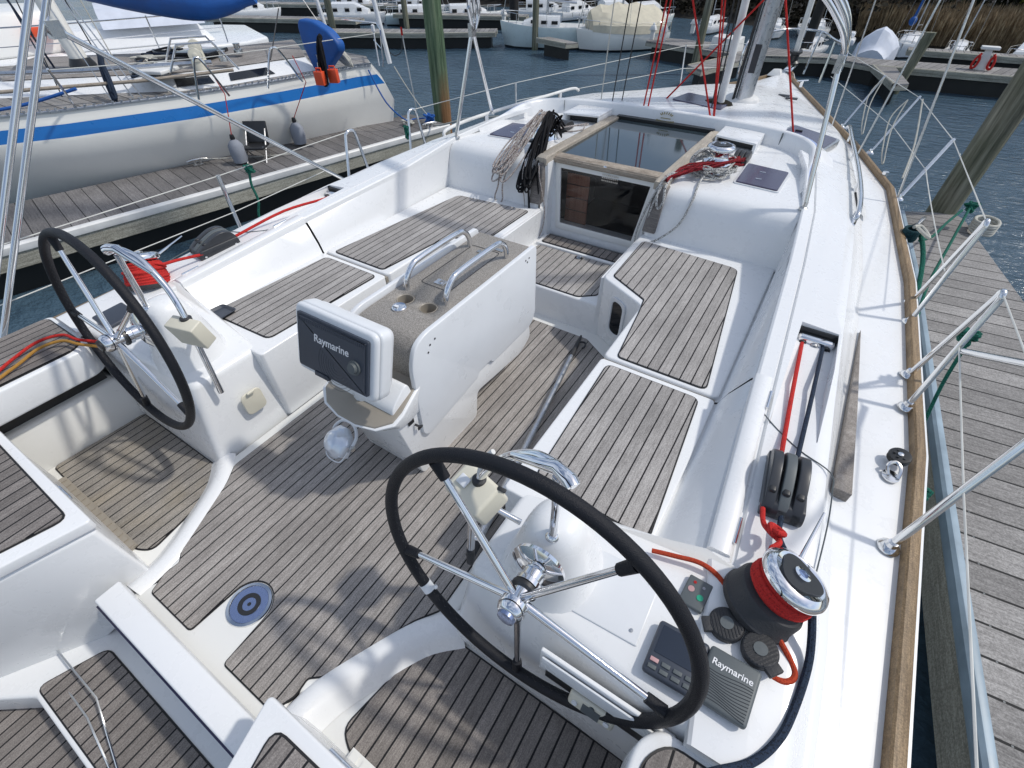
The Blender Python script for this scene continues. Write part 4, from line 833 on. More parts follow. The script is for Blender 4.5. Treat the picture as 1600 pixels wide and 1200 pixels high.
# mast, boom vang, rigging
def mast_pt(z): return Vector((.335 + .02 * (z - 1.28), 4.96 - .04 * (z - 1.28), z))
q = MB(); pr = [(.085 * math.cos(a) * (1 if math.cos(a) > 0 else .8), .13 * math.sin(a)) for a in [2 * math.pi * k / 20 for k in range(20)]]
q.grid([[mast_pt(z) + Vector((x, y, 0)) for x, y in pr] for z in (1.27, 4, 8, 12)], 0, closed=True); MS = q.build('mast', 'alu', Y)
q = MB(); q.lathe([(.16, 0), (.15, .03), (.12, .05)], mast_pt(1.275), seg=20); q.build('mast_collar', 'pvc', MS)
q = MB(); q.tube([mast_pt(1.3) + Vector((-.05, -.12, 0)), mast_pt(6) + Vector((-.05, -.12, 0))], .012, 6); q.build('mast_track', 'black', MS)
q = MB(); q.box(mast_pt(1.62) + Vector((.03, -.125, 0)), (.05, .02, .2)); q.build('mast_fitting', 'clutch', MS)
q = MB(); q.tube([(.23, 4.62, 1.30), (.155, 4.62, 4.5)], [.03, .028], 10); q.build('boom_vang', 'pvc', Y)
q = MB(); q.ell((.20, 4.66, 1.30), (.13, .10, .035), 14, 8); q.build('sail_tie_bundle', 'leafbrown', Y)
q = MB(); q.prism(rnd([(-.18, 4.55), (.28, 4.42), (.30, 4.72), (-.12, 4.86)], .03), 1.28, 1.316); q.build('coachroof_hatch', 'purple', Y)
for pts, m, r in (([(-.31, 4.2, 1.30), (-.22, 4.25, 3.2)], 'red', .0065), ([(-.27, 4.2, 1.30), (-.20, 4.25, 3.2)], 'red', .0065), ([(-.25, 4.6, 1.29), (.5, 4.55, 2.2)], 'red', .007),
                  ([(.30, 4.05, 1.32), (-.62, 4.05, 3.3)], 'red', .007), ([(.325, 4.05, 1.32), (-.05, 4.0, 3.4)], 'red', .006), ([(.315, 4.07, 1.32), (-.10, 4.0, 3.4)], 'red', .006), ([(.90, 4.15, 1.29), (.10, 4.1, 3.1)], 'red', .007),
                  ([(.22, 4.5, 1.3), (.10, 4.5, 4)], 'black', .006), ([(.19, 4.5, 1.3), (.05, 4.5, 4)], 'black', .006),
                  ([(-.75, 4.3, 1.29), (-.70, 4.3, 3.4)], 'cream_rope', .005), ([(-.62, 4.25, 1.29), (-.52, 4.3, 3.4)], 'black', .005), ([(-.55, 4.3, 1.29), (-.42, 4.3, 3.4)], 'black', .005)):
    line(pts, r, 'halyard' if m != 'red' else 'control_line', m)
for pts, r in (([(1.385, 4.6, 1.10), (1.53, 5.0, 3.6)], .007), ([(1.70, 3.9, 1.06), (.60, 5.0, 9)], .007), ([(1.12, 5.3, 1.1), (.6, 5.0, 8)], .006)): line(pts, r, 'shroud', 'steeldull')
q = MB(); q.tube([(1.60, 4.30, 1.03), (1.60, 4.30, 1.09)], .02, 8); q.build('chain_plate', 'steel', Y)
# fore deck fittings
for x0, y0 in ((.62, 5.5), (.70, 5.42)): MB().box((x0, y0, 1.257), (.10, .045, .012)).build('deck_vent', 'clutch', Y)
for s in (-1, 1):
    q = MB(); c = Vector((.36 + s * .28, 6.72, 1.15)); q.tube([c + Vector((-.05, -.05, .03)), c + Vector((.05, .05, .03))], .009, 8); q.box(c, (.03, .03, .06)); q.build('mooring_cleat', 'steel', Y)
hp = [(.80, 3.98), (1.12, 3.80), (1.20, 4.15), (.88, 4.36)]
q = MB(); q.prism(rnd(grow(hp, .02), .03), 1.25, 1.288); DH = q.build('side_hatch', 'steeldull', Y); q = MB(); q.prism(rnd(hp, .03), 1.26, 1.293); q.build('hatch_pane', 'purple', DH)
for k in range(3): MB().box((.87 + k * .03, 4.02 + k * .09, 1.298), (.05, .02, .008)).build('hatch_catch', 'black', DH)
# bow pulpit, anchor roller and the furling drum
c = Vector((.37, 7.55, 1.1)); q = MB()
q.tube(sm([(.95, 6.9, 1.10), (.95, 6.92, 1.45), (.75, 7.35, 1.5), (.55, 7.75, 1.52), (.2, 7.75, 1.52), (0, 7.35, 1.5), (-.1, 6.92, 1.45), (-.1, 6.9, 1.10)], 6), .013, 8)
q.tube([(.78, 7.25, 1.09), (.78, 7.3, 1.5)], .012, 8); q.tube([(.0, 7.25, 1.09), (.0, 7.3, 1.5)], .012, 8); q.tube([(.55, 7.6, 1.1), (.58, 7.7, 1.52)], .012, 8); q.build('bow_pulpit', 'steel', Y)
q = MB(); q.lathe([(.07, 0), (.075, .02), (.05, .04), (.05, .10), (.075, .12), (.07, .14)], (.40, 7.45, 1.22), (0, -.2, 1), 16); q.build('furling_drum', 'black', Y); q = MB(); q.tube([(.40, 7.43, 1.30), (.36, 5.6, 8)], .03, 8); q.build('furled_jib', 'pvc', Y)
q = MB(); q.box((.38, 7.6, 1.15), (.10, .4, .03)); q.build('anchor_roller', 'mirror', Y, bevel=.01)
q = MB(); q.loft2([(.18, 7.15, 1.12), (.36, 7.15, 1.12), (.34, 7.4, 1.12), (.26, 7.4, 1.12)], [(.24, 7.2, 1.19), (.32, 7.2, 1.19), (.32, 7.36, 1.17), (.28, 7.36, 1.17)]); q.build('windlass', 'pvc', Y, bevel=.01)
# gold emblem on the ridge: rays over an arc of leaves
q = MB(); F = frame((0, 3.858, 1.335), (1, 0, 0), (0, -1, .25)); q.T = F @ Matrix.Scale(1.45, 4)
for k in range(7):
    a = R(30 + 20 * k); q.box((.035 * math.cos(a), .012 * math.sin(a) * 1.4 + .004, 0.003), (.012, .005, .002), rot=Matrix.Rotation(a, 3, 'Z'))
for k in range(9): q.box((-.045 + k * .0112, -.018 - .006 * (1 - abs(k - 4) / 4), .003), (.007, .012, .002))
q.box((0, -.004, .003), (.055, .004, .002)); q.build('gold_emblem', 'gold', SPC)
# ============================================================ ROPES AND LOOSE THINGS ABOARD
def rp(name, pts, r, mat, label, cat='rope', group=None, seg=8, closed=False):
    q = MB(); q.tube(pts, r, seg, closed=closed); return solo(name, q, mat, label, cat, group)
def helix(o, ax, r, z0, z1, turns, n=26, jit=0):
    F = frame(o, (1, 0, 0), ax); out = []; N_ = int(turns * n)
    for i in range(N_ + 1):
        a = 2 * math.pi * i / n; z = L(z0, z1, i / N_); j = noise.noise(Vector((i * .15, 3.1, r * 9))) * jit
        out.append(F @ Vector(((r + j) * math.cos(a), (r + j) * math.sin(a), z + j)))
    return out
wo = Vector((1.452, .49, 1.10)); wa = Vector((.045, .045, .153)).normalized()
def off(y): return 0
red = [(1.375, 1.665, 1.155), (1.388, 1.30, 1.172), (1.402, .985, 1.185)]
tail = sm([(1.395, .765, 1.165), (1.405, .70, 1.175), (1.425, .665, 1.19), (1.45, .64, 1.20), (1.43, .60, 1.21)], 5)
hx = helix(wo, wa, .0655, .128, .082, 6.3, jit=.002); hx2 = helix(wo, wa, .073, .088, .120, 3.4, jit=.003)
loop = sm([(1.50, .44, 1.125), (1.55, .40, 1.108), (1.565, .37, 1.105), (1.545, .345, 1.105), (1.50, .345, 1.10), (1.455, .385, 1.098), (1.41, .45, 1.102), (1.36, .505, 1.112), (1.30, .52, 1.118), (1.23, .51, 1.105), (1.17, .50, 1.09)], 6)
rp('sheet_rope', sm(red, 6) + tail + hx + hx2, .0075, 'red', 'red sheet wound round the black winch beside the near wheel', 'rope')
rp('sheet_tail', [hx2[-1]] + loop, .0072, 'orange', 'orange rope end curving round the foot of the near winch', 'rope')
rp('figure_knot', sm([(1.425, .675, 1.195), (1.44, .655, 1.215), (1.455, .67, 1.20), (1.44, .69, 1.185), (1.42, .68, 1.20), (1.43, .655, 1.20), (1.45, .66, 1.19)], 5), .009, 'red', 'tight red knot between the near clutch and winch', 'knot')
blk = sm([(1.452, 1.665, 1.155), (1.450, 1.30, 1.175), (1.448, .985, 1.185)], 6)
rp('control_rope', blk + sm([(1.448, .765, 1.165), (1.455, .69, 1.16), (1.49, .62, 1.175), (1.53, .56, 1.20)], 5), .0075, 'navyrope', 'dark rope running beside the red one into the near clutch', 'rope')
rp('dark_rope', sm([(1.545, .52, 1.20), (1.572, .46, 1.15), (1.585, .40, 1.115), (1.575, .30, 1.105), (1.555, .22, 1.105), (1.515, .15, 1.10), (1.45, .09, 1.10), (1.38, .02, 1.10), (1.30, -.10, 1.07)], 6), .0095, 'navyrope', 'thick dark rope leading aft from the near winch along the coaming', 'rope')
po = Vector((-1.452, .49, 1.10)); pa = Vector((-.045, .045, .153)).normalized()
pts = sm([(-1.42, 1.74, 1.16), (-1.40, 1.6, 1.175), (-1.40, 1.3, 1.205), (-1.402, .985, 1.185)], 5) + sm([(-1.395, .76, 1.17), (-1.41, .66, 1.185), (-1.40, .58, 1.20)], 4)
h = []
F_ = frame(po, (1, 0, 0), pa)
for k, (n_, r0, r1, jt) in enumerate(((8, .068, .090, .002), (8, .094, .072, .004), (4, .088, .080, .010))):
    for i in range(n_ * 26 + 1):
        t = i / (n_ * 26); a = 2 * math.pi * i / 26; up_ = t if k % 2 else 1 - t; z = .022 + (.098 if k < 2 else .07) * up_; j = noise.noise(Vector((i * .12, k * 5., 1))) * jt; r = L(r0, r1, t) + j; h.append(F_ @ Vector((r * math.cos(a), r * math.sin(a), z + j)))
rp('sheet_rope', pts + h, .0078, 'red', 'red sheet heaped round the far winch and running forward along the coaming', 'rope')
# mixed coils hung at the companionway
def coil(name, T, B, w, n, r, mat, label, d=(0, 0, 0), depth=.03, wall=None, seed=1):
    random.seed(seed); T, B = Vector(T), Vector(B); ax = (B - T); pts = []
    for k in range(n):
        wj = w * random.uniform(.5, 1.1); b = B + Vector((random.uniform(-.05, .05), random.uniform(-.01, .01), random.uniform(0, .10))); e = random.uniform(-depth, depth)
        t0 = T + Vector((random.uniform(-.02, .02), random.uniform(-.02, .02), random.uniform(-.005, .03)))
        sx = random.choice((-1, 1)); m = t0.lerp(b, .5)
        pts += [t0, t0.lerp(b, .3) + Vector((sx * wj * .7, -.02 - abs(e) * .3, 0)), t0.lerp(b, .7) + Vector((sx * wj, -abs(e), 0)), b + Vector((sx * wj * .5, -abs(e), -.01)), b + Vector((-sx * wj * .4, -abs(e) * .5, -.01)), t0.lerp(b, .65) + Vector((-sx * wj, -abs(e) * .6, 0)), t0.lerp(b, .3) + Vector((-sx * wj * .7, -.015, .0))]
    return rp(name, sm(pts, 5), r, mat, label, 'rope coil')
coil('rope_coil', (-.60, 2.95, 1.47), (-.68, 2.50, 1.16), .05, 7, .0055, 'fleckrope', 'pale flecked rope coil hung over the bulkhead left of the companionway', seed=3)
rp('rope_bight', sm([(-.64, 2.80, 1.42), (-.68, 2.545, 1.22), (-.70, 2.515, 1.10), (-.72, 2.50, 1.02), (-.69, 2.50, .985), (-.655, 2.50, 1.02), (-.66, 2.515, 1.12), (-.62, 2.56, 1.26), (-.60, 2.8, 1.42)], 6), .0055, 'fleckrope', 'single pale rope loop drooping lowest over the left bench', 'rope')
coil('rope_coil', (-.53, 2.94, 1.47), (-.475, 2.52, 1.13), .045, 11, .0065, 'blackrope', 'black rope coil hanging left of the companionway hatch', depth=.05, seed=5)
random.seed(12)
pts = [(-.55 + random.uniform(-.07, .07), 3.02 + random.uniform(-.10, .10), 1.36 + random.uniform(-.04, .11)) for _ in range(46)]
rp('rope_tangle', sm(pts, 4), .0065, 'blackrope', 'black rope tangle heaped on the left deck winch', 'rope')
rp('line_end', sm([(-.50, 2.72, 1.34), (-.47, 2.55, 1.25), (-.455, 2.525, 1.10), (-.43, 2.505, .92), (-.405, 2.49, .80)], 6), .0075, 'blackrope', 'longest black line end ending in a knot beside the door', 'rope')
q = MB(); q.ell((-.405, 2.485, .80), (.016, .016, .02)); q.ell((-.403, 2.485, .765), (.017, .017, .02)); solo('stopper_knot', q, 'blackrope', 'black stopper knot at the foot of the longest black line', 'knot')
rp('line_end', sm([(-.47, 2.72, 1.34), (-.41, 2.56, 1.22), (-.385, 2.55, 1.05), (-.375, 2.55, .86)], 6), .005, 'blackrope', 'thin black line hanging closest to the door frame', 'rope')
rp('thin_loop', sm([(-.48, 2.75, 1.34), (-.40, 2.56, 1.24), (-.345, 2.56, 1.0), (-.35, 2.54, .84), (-.385, 2.50, .79), (-.44, 2.50, .87), (-.49, 2.525, 1.05), (-.52, 2.56, 1.24), (-.55, 2.8, 1.36)], 6), .0035, 'fleckrope', 'thin pale line looping round the black ones by the door', 'rope')
rp('halyard_tail', sm([(-.50, 3.30, 1.335), (-.44, 3.34, 1.335), (-.47, 3.42, 1.325), (-.52, 3.30, 1.33), (-.58, 3.2, 1.33), (-.50, 3.12, 1.335), (-.42, 3.22, 1.335), (-.46, 3.36, 1.33)], 6), .0055, 'fleckrope', 'pale line lying across the far rope clutches', 'rope')
random.seed(4)
pts = []
for k in range(7):
    for a in range(0, 360, 45): rr = .118 + random.uniform(-.022, .025); pts.append((.60 + rr * math.cos(R(a)) * 1.05, 2.99 + rr * math.sin(R(a)) * 1.25 - .02, 1.30 + random.uniform(0, .045) + k * .006))
rp('rope_coil', sm(pts, 4), .0058, 'whiterope', 'white black-flecked rope coiled at the foot of the chrome deck winch', 'rope coil')
pts = []
for k in range(9):
    a = random.uniform(-.02, .02); b = random.uniform(-.02, .02); pts += [(.74 + a, 3.12 + b, 1.335 + random.uniform(-.01, .03)), (.60 + b, 2.86 + a, 1.36 + random.uniform(-.01, .02)), (.47 + a, 2.72 + b, 1.335 + random.uniform(-.01, .03)), (.425 + b * .6, 2.62 + a, 1.32 + random.uniform(-.01, .02)), (.50 + a, 2.80 + b, 1.35 + random.uniform(-.01, .02))]
rp('rope_bundle', sm(pts, 4), .0055, 'redblack', 'dark red rope bundle draped aft from the chrome deck winch', 'rope')
rp('rope_bight', sm([(.56, 2.98, 1.43), (.52, 2.90, 1.43), (.49, 2.86, 1.38), (.515, 2.90, 1.32), (.56, 2.94, 1.31), (.60, 3.0, 1.33), (.54, 3.0, 1.40), (.50, 2.93, 1.40), (.49, 2.90, 1.33)], 6), .009, 'whiterope', 'thick white flecked bight standing up beside the chrome deck winch', 'rope')
rp('hanging_line', sm([(.60, 2.92, 1.32), (.60, 2.72, 1.315), (.61, 2.60, 1.25), (.58, 2.545, 1.12), (.50, 2.50, 1.03), (.43, 2.49, .98), (.36, 2.52, .92), (.33, 2.55, .98), (.345, 2.57, 1.10), (.38, 2.57, 1.22), (.42, 2.62, 1.335), (.50, 2.8, 1.36)], 7), .0062, 'whiterope', 'white flecked line hanging in a big loop across the right door jamb', 'rope')
rp('hanging_line', sm([(.50, 2.85, 1.35), (.42, 2.64, 1.34), (.405, 2.565, 1.24), (.385, 2.555, 1.12), (.37, 2.56, 1.0)], 6), .006, 'whiterope', 'white flecked strand falling straight down the right door jamb', 'rope')
rp('hanging_line', sm([(.45, 2.72, 1.345), (.44, 2.60, 1.30), (.455, 2.56, 1.22), (.43, 2.555, 1.18), (.41, 2.57, 1.26), (.43, 2.66, 1.345)], 6), .008, 'whiterope', 'small thick white bight over the aft end of the right hatch rail', 'rope')
# boat hook, tray, cables
q = MB(); a, b = Vector((.59, .36, .66)), Vector((.345, 1.78, .64)); q.tube([a.lerp(b, .06), a.lerp(b, .5), a.lerp(b, .51), a.lerp(b, .9)], [.0165, .0165, .014, .014], 14)
BH = solo('boat_hook', q, 'alu', 'telescopic aluminium boat hook lying on the teak sole beside the table', 'boat hook')
def sub(q, name, mat, parent, **k): return q.build(name, mat, parent, **k)
q = MB(); q.tube([a, a.lerp(b, .06)], .019, 12); sub(q, 'end_grip', 'rubber', BH)
q = MB(); q.tube([a.lerp(b, .9), b, b + Vector((-.012, .06, .0))], [.016, .012, .006], 10); q.tube(sm([b, b + Vector((.035, .012, .0)), b + Vector((.05, -.015, .0)), b + Vector((.048, -.04, 0))], 4), .006, 8); sub(q, 'hook', 'rubber', BH)
q = MB(); o_ = rnd([(-1.150, .53), (-1.030, .515), (-1.035, .655), (-1.142, .645)], .018, 3); i_ = grow(o_, -.012); ii = grow(o_, -.02)
q.grid([[(x, y, 1.007) for x, y in ii], [(x, y, 1.009) for x, y in grow(o_, -.012)], [(x, y, 1.024) for x, y in o_], [(x, y, 1.024) for x, y in grow(o_, -.004)], [(x, y, 1.012) for x, y in grow(o_, -.013)]], 0, closed=True); q.add([(x, y, 1.012) for x, y in grow(o_, -.013)], [list(range(len(o_)))])
solo('tray', q, 'charcoal', 'small dark grey tray on the aft end of the far bench', 'tray')
rp('shore_cable', sm([(-1.35, -.62, 1.066), (-1.35, -.30, 1.066), (-1.44, -.12, 1.070), (-1.47, -.01, 1.078), (-1.42, .07, 1.085), (-1.32, .09, 1.088), (-1.24, .14, 1.075)], 6), .0065, 'red', 'red cable curving over the far side seat', 'cable')
rp('shore_cable', sm([(-1.33, -.60, 1.066), (-1.325, -.30, 1.066), (-1.38, -.13, 1.068), (-1.42, -.03, 1.074), (-1.38, .05, 1.082), (-1.28, .08, 1.085), (-1.20, .13, 1.07)], 6), .0065, 'yellowrope', 'yellow cable lying inside the red one on the far side seat', 'cable')
# mooring lines starboard
rp('mooring_line', sm([(1.83, 3.45, 1.05), (1.90, 3.2, .95), (1.95, 2.6, .70), (2.0, 2.0, .56), (2.08, 1.75, .50)], 6), .013, 'greenrope', 'dark green mooring line dropping between the rail and the near dock', 'mooring line')
def knot(c, r, n, rr, mat, name, label, sq=.6):
    random.seed(int(c[1] * 100)); pts = [Vector(c) + Vector((r * math.cos(k * 2.4) * random.uniform(.5, 1), r * math.sin(k * 2.4) * random.uniform(.5, 1), r * sq * math.sin(k * 1.7))) for k in range(n)]
    return rp(name, sm(pts, 5), rr, mat, label, 'rope')
rp('fender_line', sm([(1.87, 1.84, 1.46), (1.89, 1.88, 1.33), (1.92, 1.92, 1.18), (1.95, 1.90, .95), (2.02, 1.82, .6), (2.08, 1.76, .5)], 5), .007, 'greenrope', 'green line hanging from the nearest gate stanchion to the dock', 'rope')
knot((1.91, 1.95, 1.22), .035, 16, .009, 'greenrope', 'hitch', 'green hitch halfway down the nearest gate stanchion line')
knot((2.09, 1.76, .50), .06, 14, .014, 'greenrope', 'hitch', 'green knot on the edge of the near dock')
rp('stern_line', sm([(2.09, 1.72, .50), (2.05, 1.45, .62), (1.95, 1.2, .80), (1.88, 1.0, .93)], 5), .009, 'greenrope', 'green line rising from the near dock edge to the toe rail', 'mooring line')
rp('bow_line', sm([(2.36, 5.25, .62), (2.20, 4.7, .68), (2.05, 4.1, .78), (1.90, 3.6, .92)], 5), .010, 'greenrope', 'green line from the dock cleat to the rail by the big piling', 'mooring line')
rp('bow_line', sm([(2.42, 5.35, .64), (2.28, 4.6, .60), (2.12, 3.7, .55), (2.06, 2.9, .50)], 5), .010, 'greenrope', 'second green line lying slack along the near dock edge', 'mooring line')
knot((2.42, 5.32, .64), .055, 14, .010, 'greenrope', 'hitch', 'green knot beside the white rope coil at the dock end')
q = []
for k in range(5): q += [(2.58 + .085 * math.cos(R(a)), 5.30 + .085 * math.sin(R(a)) * 1.3, .47 + k * .02 + random.uniform(0, .01)) for a in range(0, 360, 40)]
rp('rope_coil', sm(q, 3), .013, 'cream_rope', 'white rope coiled flat on the outer end of the near dock', 'rope coil')
q = []
for k in range(5): q += [(1.79 + .036 * math.cos(R(a)), 3.36 + .036 * math.sin(R(a)) * 1.3, 1.01 + k * .013) for a in range(0, 360, 45)]
rp('rope_coil', sm(q, 3), .010, 'tealrope', 'dark teal rope turns in the deck fairlead by the toe rail', 'rope coil')
rp('line_tail', sm([(1.80, 3.30, 1.10), (1.86, 3.24, 1.08), (1.87, 3.34, 1.06), (1.83, 3.42, 1.07), (1.79, 3.36, 1.08)], 5), .010, 'cream_rope', 'white rope end draped over the dark teal turns by the toe rail', 'rope')
for T, x, lab in (((1.56, 5.02, 1.42), .0, 'white cord looped from the middle lifeline to the rail'), ((1.36, 5.72, 1.44), .0, 'white cord looped from the forward lifeline to the rail')):
    T = Vector(T); rp('white_cord', sm([T, T + Vector((-.02, -.15, -.18)), T + Vector((.02, -.42, -.36)), T + Vector((-.02, -.30, -.30)), T + Vector((-.06, -.10, -.12)), T], 5), .0045, 'cream_rope', lab)
rp('white_cord', sm([(1.66, 5.1, 1.42), (1.72, 4.7, 1.2), (1.72, 4.35, 1.05)], 5), .006, 'cream_rope', 'white cord running down from the lifeline to the worn toe rail')
# mooring lines port
rp('mooring_line', sm([(-3.62, 5.2, .50), (-3.2, 4.9, .6), (-2.6, 4.7, .8), (-1.75, 4.1, 1.06)], 5), .010, 'cream_rope', 'pale mooring line from the far dock to the far rail', 'mooring line')
rp('hanging_line', sm([(-1.875, 1.45, 1.31), (-1.88, 1.43, 1.22), (-1.87, 1.43, 1.12), (-1.88, 1.40, 1.02), (-1.87, 1.41, .92)], 5), .008, 'greenrope', 'green line hanging from the far lifeline beside the diagonal strut')
knot((-1.875, 1.45, 1.31), .03, 18, .008, 'greenrope', 'hitch', 'green hitch on the far lifeline beside the diagonal strut')
knot((-1.87, 2.90, 1.18), .022, 16, .008, 'greenrope', 'hitch', 'green hitch on the forward hoop of the far rail', 2.2)
# ============================================================ THE MARINA
q = MB(); q.add([(-90, -40, 0), (90, -40, 0), (90, 90, 0), (-90, 90, 0)], [(0, 1, 2, 3)]); solo('water', q, 'water', kind='structure', origin=(0, 0, 0), flat=True)
shore = [(-60, 26), (-40, 23), (-20, 22.3), (-16.6, 22.1), (-10.9, 24.0), (-7.7, 23.7), (-4.8, 22.9), (-1.2, 21.8), (1.2, 19.9), (3.2, 19.4), (9, 18.6), (20, 17.5), (40, 15), (60, 10)]
rows = []
for i, (x, y) in enumerate(shore):
    rows.append([(x, y + d, z + (noise.noise(Vector((x * .3, d, 0))) * .3 if d > 1 else 0)) for d, z in ((-.6, -.4), (0, .02), (.8, .16), (3, .5), (8, 1.4), (20, 3.0), (60, 5))])
q = MB(); q.grid(rows, 0, flip=True); solo('shore', q, 'earth', kind='structure', origin=(0, 0, 0))
def sx(x): return interp(shore, x) if False else next((L(a[1], b[1], (x - a[0]) / (b[0] - a[0])) for a, b in zip(shore, shore[1:]) if a[0] <= x <= b[0]), 22)
# reeds
random.seed(21); q = MB()
for k in range(22000):
    x = random.uniform(.5, 13); y = sx(x) + random.uniform(.1, 2.6); h = random.uniform(.50, .78) * (1.05 + .25 * noise.noise(Vector((x * .8, y * .5, 2)))); w = random.uniform(.003, .007); a = random.uniform(0, math.pi); dx, dy = math.cos(a) * w, math.sin(a) * w
    lx, ly = random.uniform(-.10, .10), random.uniform(-.10, .10); z0 = .1
    q.add([(x - dx, y - dy, z0), (x + dx, y + dy, z0), (x + lx * .5 + dx, y + ly * .5 + dy, z0 + h * .6), (x + lx + dx * 2.4, y + ly + dy * 2.4, z0 + h * .93), (x + lx * 1.2, y + ly * 1.2, z0 + h * 1.08), (x + lx - dx * 2.4, y + ly - dy * 2.4, z0 + h * .93), (x + lx * .5 - dx, y + ly * .5 - dy, z0 + h * .6)], [(0, 1, 2, 6), (6, 2, 3, 4), (6, 4, 5)])
solo('reed_bed', q, 'reed', 'tall dry tan reeds along the far shore', 'reeds', kind='stuff', origin=(0, 0, 0), flat=True)
# brush and trees
def leaves(q, c, rad, n, size, mi=0):
    c = Vector(c)
    cl = [Vector((random.gauss(0, .5), random.gauss(0, .5), random.gauss(0, .5))) for _ in range(26)]
    for k in range(n):
        b = random.choice(cl); d = b + Vector((random.gauss(0, .16), random.gauss(0, .16), random.gauss(0, .14)))
        p = c + Vector((d.x * rad[0], d.y * rad[1], d.z * rad[2])); u = Vector((random.gauss(0, 1), random.gauss(0, 1), random.gauss(0, 1))).normalized(); v = u.orthogonal().normalized(); s_ = size * random.uniform(.5, 1.4)
        q.add([p - u * s_, p + v * s_ * .6, p + u * s_, p - v * s_ * .6], [(0, 1, 2, 3)], mi)
random.seed(5)
q = MB()
for k in range(34):
    x = -24 + k * .78; leaves(q, (x, sx(x) + 1.0 + random.uniform(-.2, .4), .75), (.9, .8, 1.0), 850, .075)
solo('undergrowth', q, 'leafbrown', 'dark bare brush massed along the far bank', 'brush', kind='stuff', origin=(0, 0, 0), flat=True)
q = MB(); random.seed(15)
for k in range(16): x = .2 + k * .95; leaves(q, (x, sx(x) + 3.6, 1.4), (.95, .8, 1.15), 800, .085)
solo('thicket', q, 'leafdark', 'dark green thicket rising behind the reeds', 'brush', kind='stuff', origin=(0, 0, 0), flat=True)
protos = []
def tree(loc, k, sc, label, mat='leafdark'):
    random.seed(100 + k)
    t = thing('broadleaf_tree', label, 'tree', loc, 'trees on the far bank' if mat == 'leafdark' else None)
    q = MB(); q.T = Matrix.Translation(loc); H = 2.2 * sc; q.tube(sm([(0, 0, -.3), (.03, .02, H * .5), (-.04, .05, H), (.03, 0, H * 1.6)], 3), [(.16 * sc) * (1 - .08 * i) for i in range(10)], 8)
    for j in range(6):
        a = j * 1.1; z = H * (.45 + .12 * j); q.tube([(0, 0, z), (.5 * sc * math.cos(a), .5 * sc * math.sin(a), z + .4 * sc), (1.1 * sc * math.cos(a), 1.1 * sc * math.sin(a), z + .9 * sc)], [.05 * sc, .035 * sc, .015 * sc], 5)
    q.build('trunk', 'bark', t)
    q = MB(); q.T = Matrix.Translation(loc); leaves(q, (0, 0, H * 1.35), (1.5 * sc, 1.4 * sc, 1.7 * sc), int(2100 if mat == 'leafdark' else 2600), .085); q.build('crown', mat, t, flat=True)
places = ['behind the leftmost far docks', 'above the distant finger docks', 'behind the pale aqua hull', 'left of the tan-covered boat', 'directly behind the tan-covered boat', 'right of the tan-covered boat', 'behind the mast of the near yacht', 'behind the small boats by the black piling', 'at the left end of the reeds', 'behind the shrink-wrapped boat', 'behind the blue sail bundle', 'over the middle of the reeds', 'at the top right corner']
for k, pl_ in enumerate(places):
    x = -19 + k * 2.35; tree((x, sx(x) + 4.0 + (k % 3) * .8, .7), k, .95 + .12 * (k % 3), 'dark leafy tree on the bank ' + pl_)
tree((4.9, 22.0, .1), 77, .50, 'yellow-green spring shrub above the reeds', 'leafyellow')
# docks
def dock(poly, z, label, mat, near_edges, group=None, name='floating_dock', ax_rz=0, fas='timber', strip='vinyl', fh=.22, ew=.0):
    loc = (poly[0][0], poly[0][1], 0); Rm = Matrix.Rotation(ax_rz, 3, 'Z')
    t = bpy.data.objects.new(name, None); COL.objects.link(t); t.location = loc; t.rotation_euler.z = ax_rz; tag(t, label, 'dock', group); ORG[t.name] = Vector((0, 0, 0))
    inv = Matrix.Rotation(-ax_rz, 3, 'Z'); P_ = [(inv @ (Vector((x, y, 0)) - Vector(loc))) for x, y in poly]; pp = [(p.x, p.y) for p in P_]
    q = MB(); q.prism(pp, z - .03, z); q.build('deck_boards', mat, t, flat=True)
    q = MB(); q.prism(grow(pp, .006), z - .03 - fh, z - .034); q.build('side_timber', fas, t, flat=True)
    q = MB(); q.prism(grow(pp, -.14), -.22, z - .06 - fh); q.build('float', 'float', t, flat=True)
    for (i, j) in near_edges:
        a, b = Vector(pp[i] + (0,)), Vector(pp[j] + (0,)); d = (b - a).normalized(); c = sum((Vector(x + (0,)) for x in pp), Vector()) / len(pp); n = Vector((d.y, -d.x, 0)); n = -n if (c - a).dot(n) > 0 else n
        q = MB(); pr = [(-.02 - ew, .0), (-.02 - ew, .010), (-.012, .014), (.008, .012), (.020, .0), (.022, -.035), (.018, -.055), (.0, -.06)]
        q.grid([[p + n * u + Vector((0, 0, z + w)) for u, w in pr] for p in (a, a.lerp(b, .5), b)], 0); o = q.build('edge_strip', strip, t)
        q = MB(); Ln = (b - a).length
        for k in range(int(Ln / .14)):
            q.box(a + d * (.07 + k * .14) - n * .075 + Vector((0, 0, z + .0002)), (.007, .007, .002))
        q.build('screw_row', 'greygrey', t)
    return t
dk1 = dock([(1.985, 5.46), (2.10, 4.3), (2.255, 1.9), (2.36, .4), (2.62, -3), (4.3, -3), (3.55, 1.2), (2.80, 4.0), (2.56, 5.15), (2.48, 5.56), (2.40, 5.66)], .45, 'near grey plank dock along the right side of the yacht', 'dockwood', [(0, 1), (1, 2), (2, 3), (3, 4)], ax_rz=R(5))
dk2 = dock([(-3.47, 5.42), (-3.74, 4.1), (-4.09, 2.31), (-4.46, .6), (-5.75, -5), (-6.9, -5), (-5.58, .8), (-4.62, 4.2), (-4.32, 5.55)], .45, 'dark plank finger dock between the yacht and the blue-striped sloop', 'dockdark', [(0, 1), (1, 2), (2, 3), (3, 4)], ax_rz=R(-12), strip='pvc', fh=.16, ew=.025)
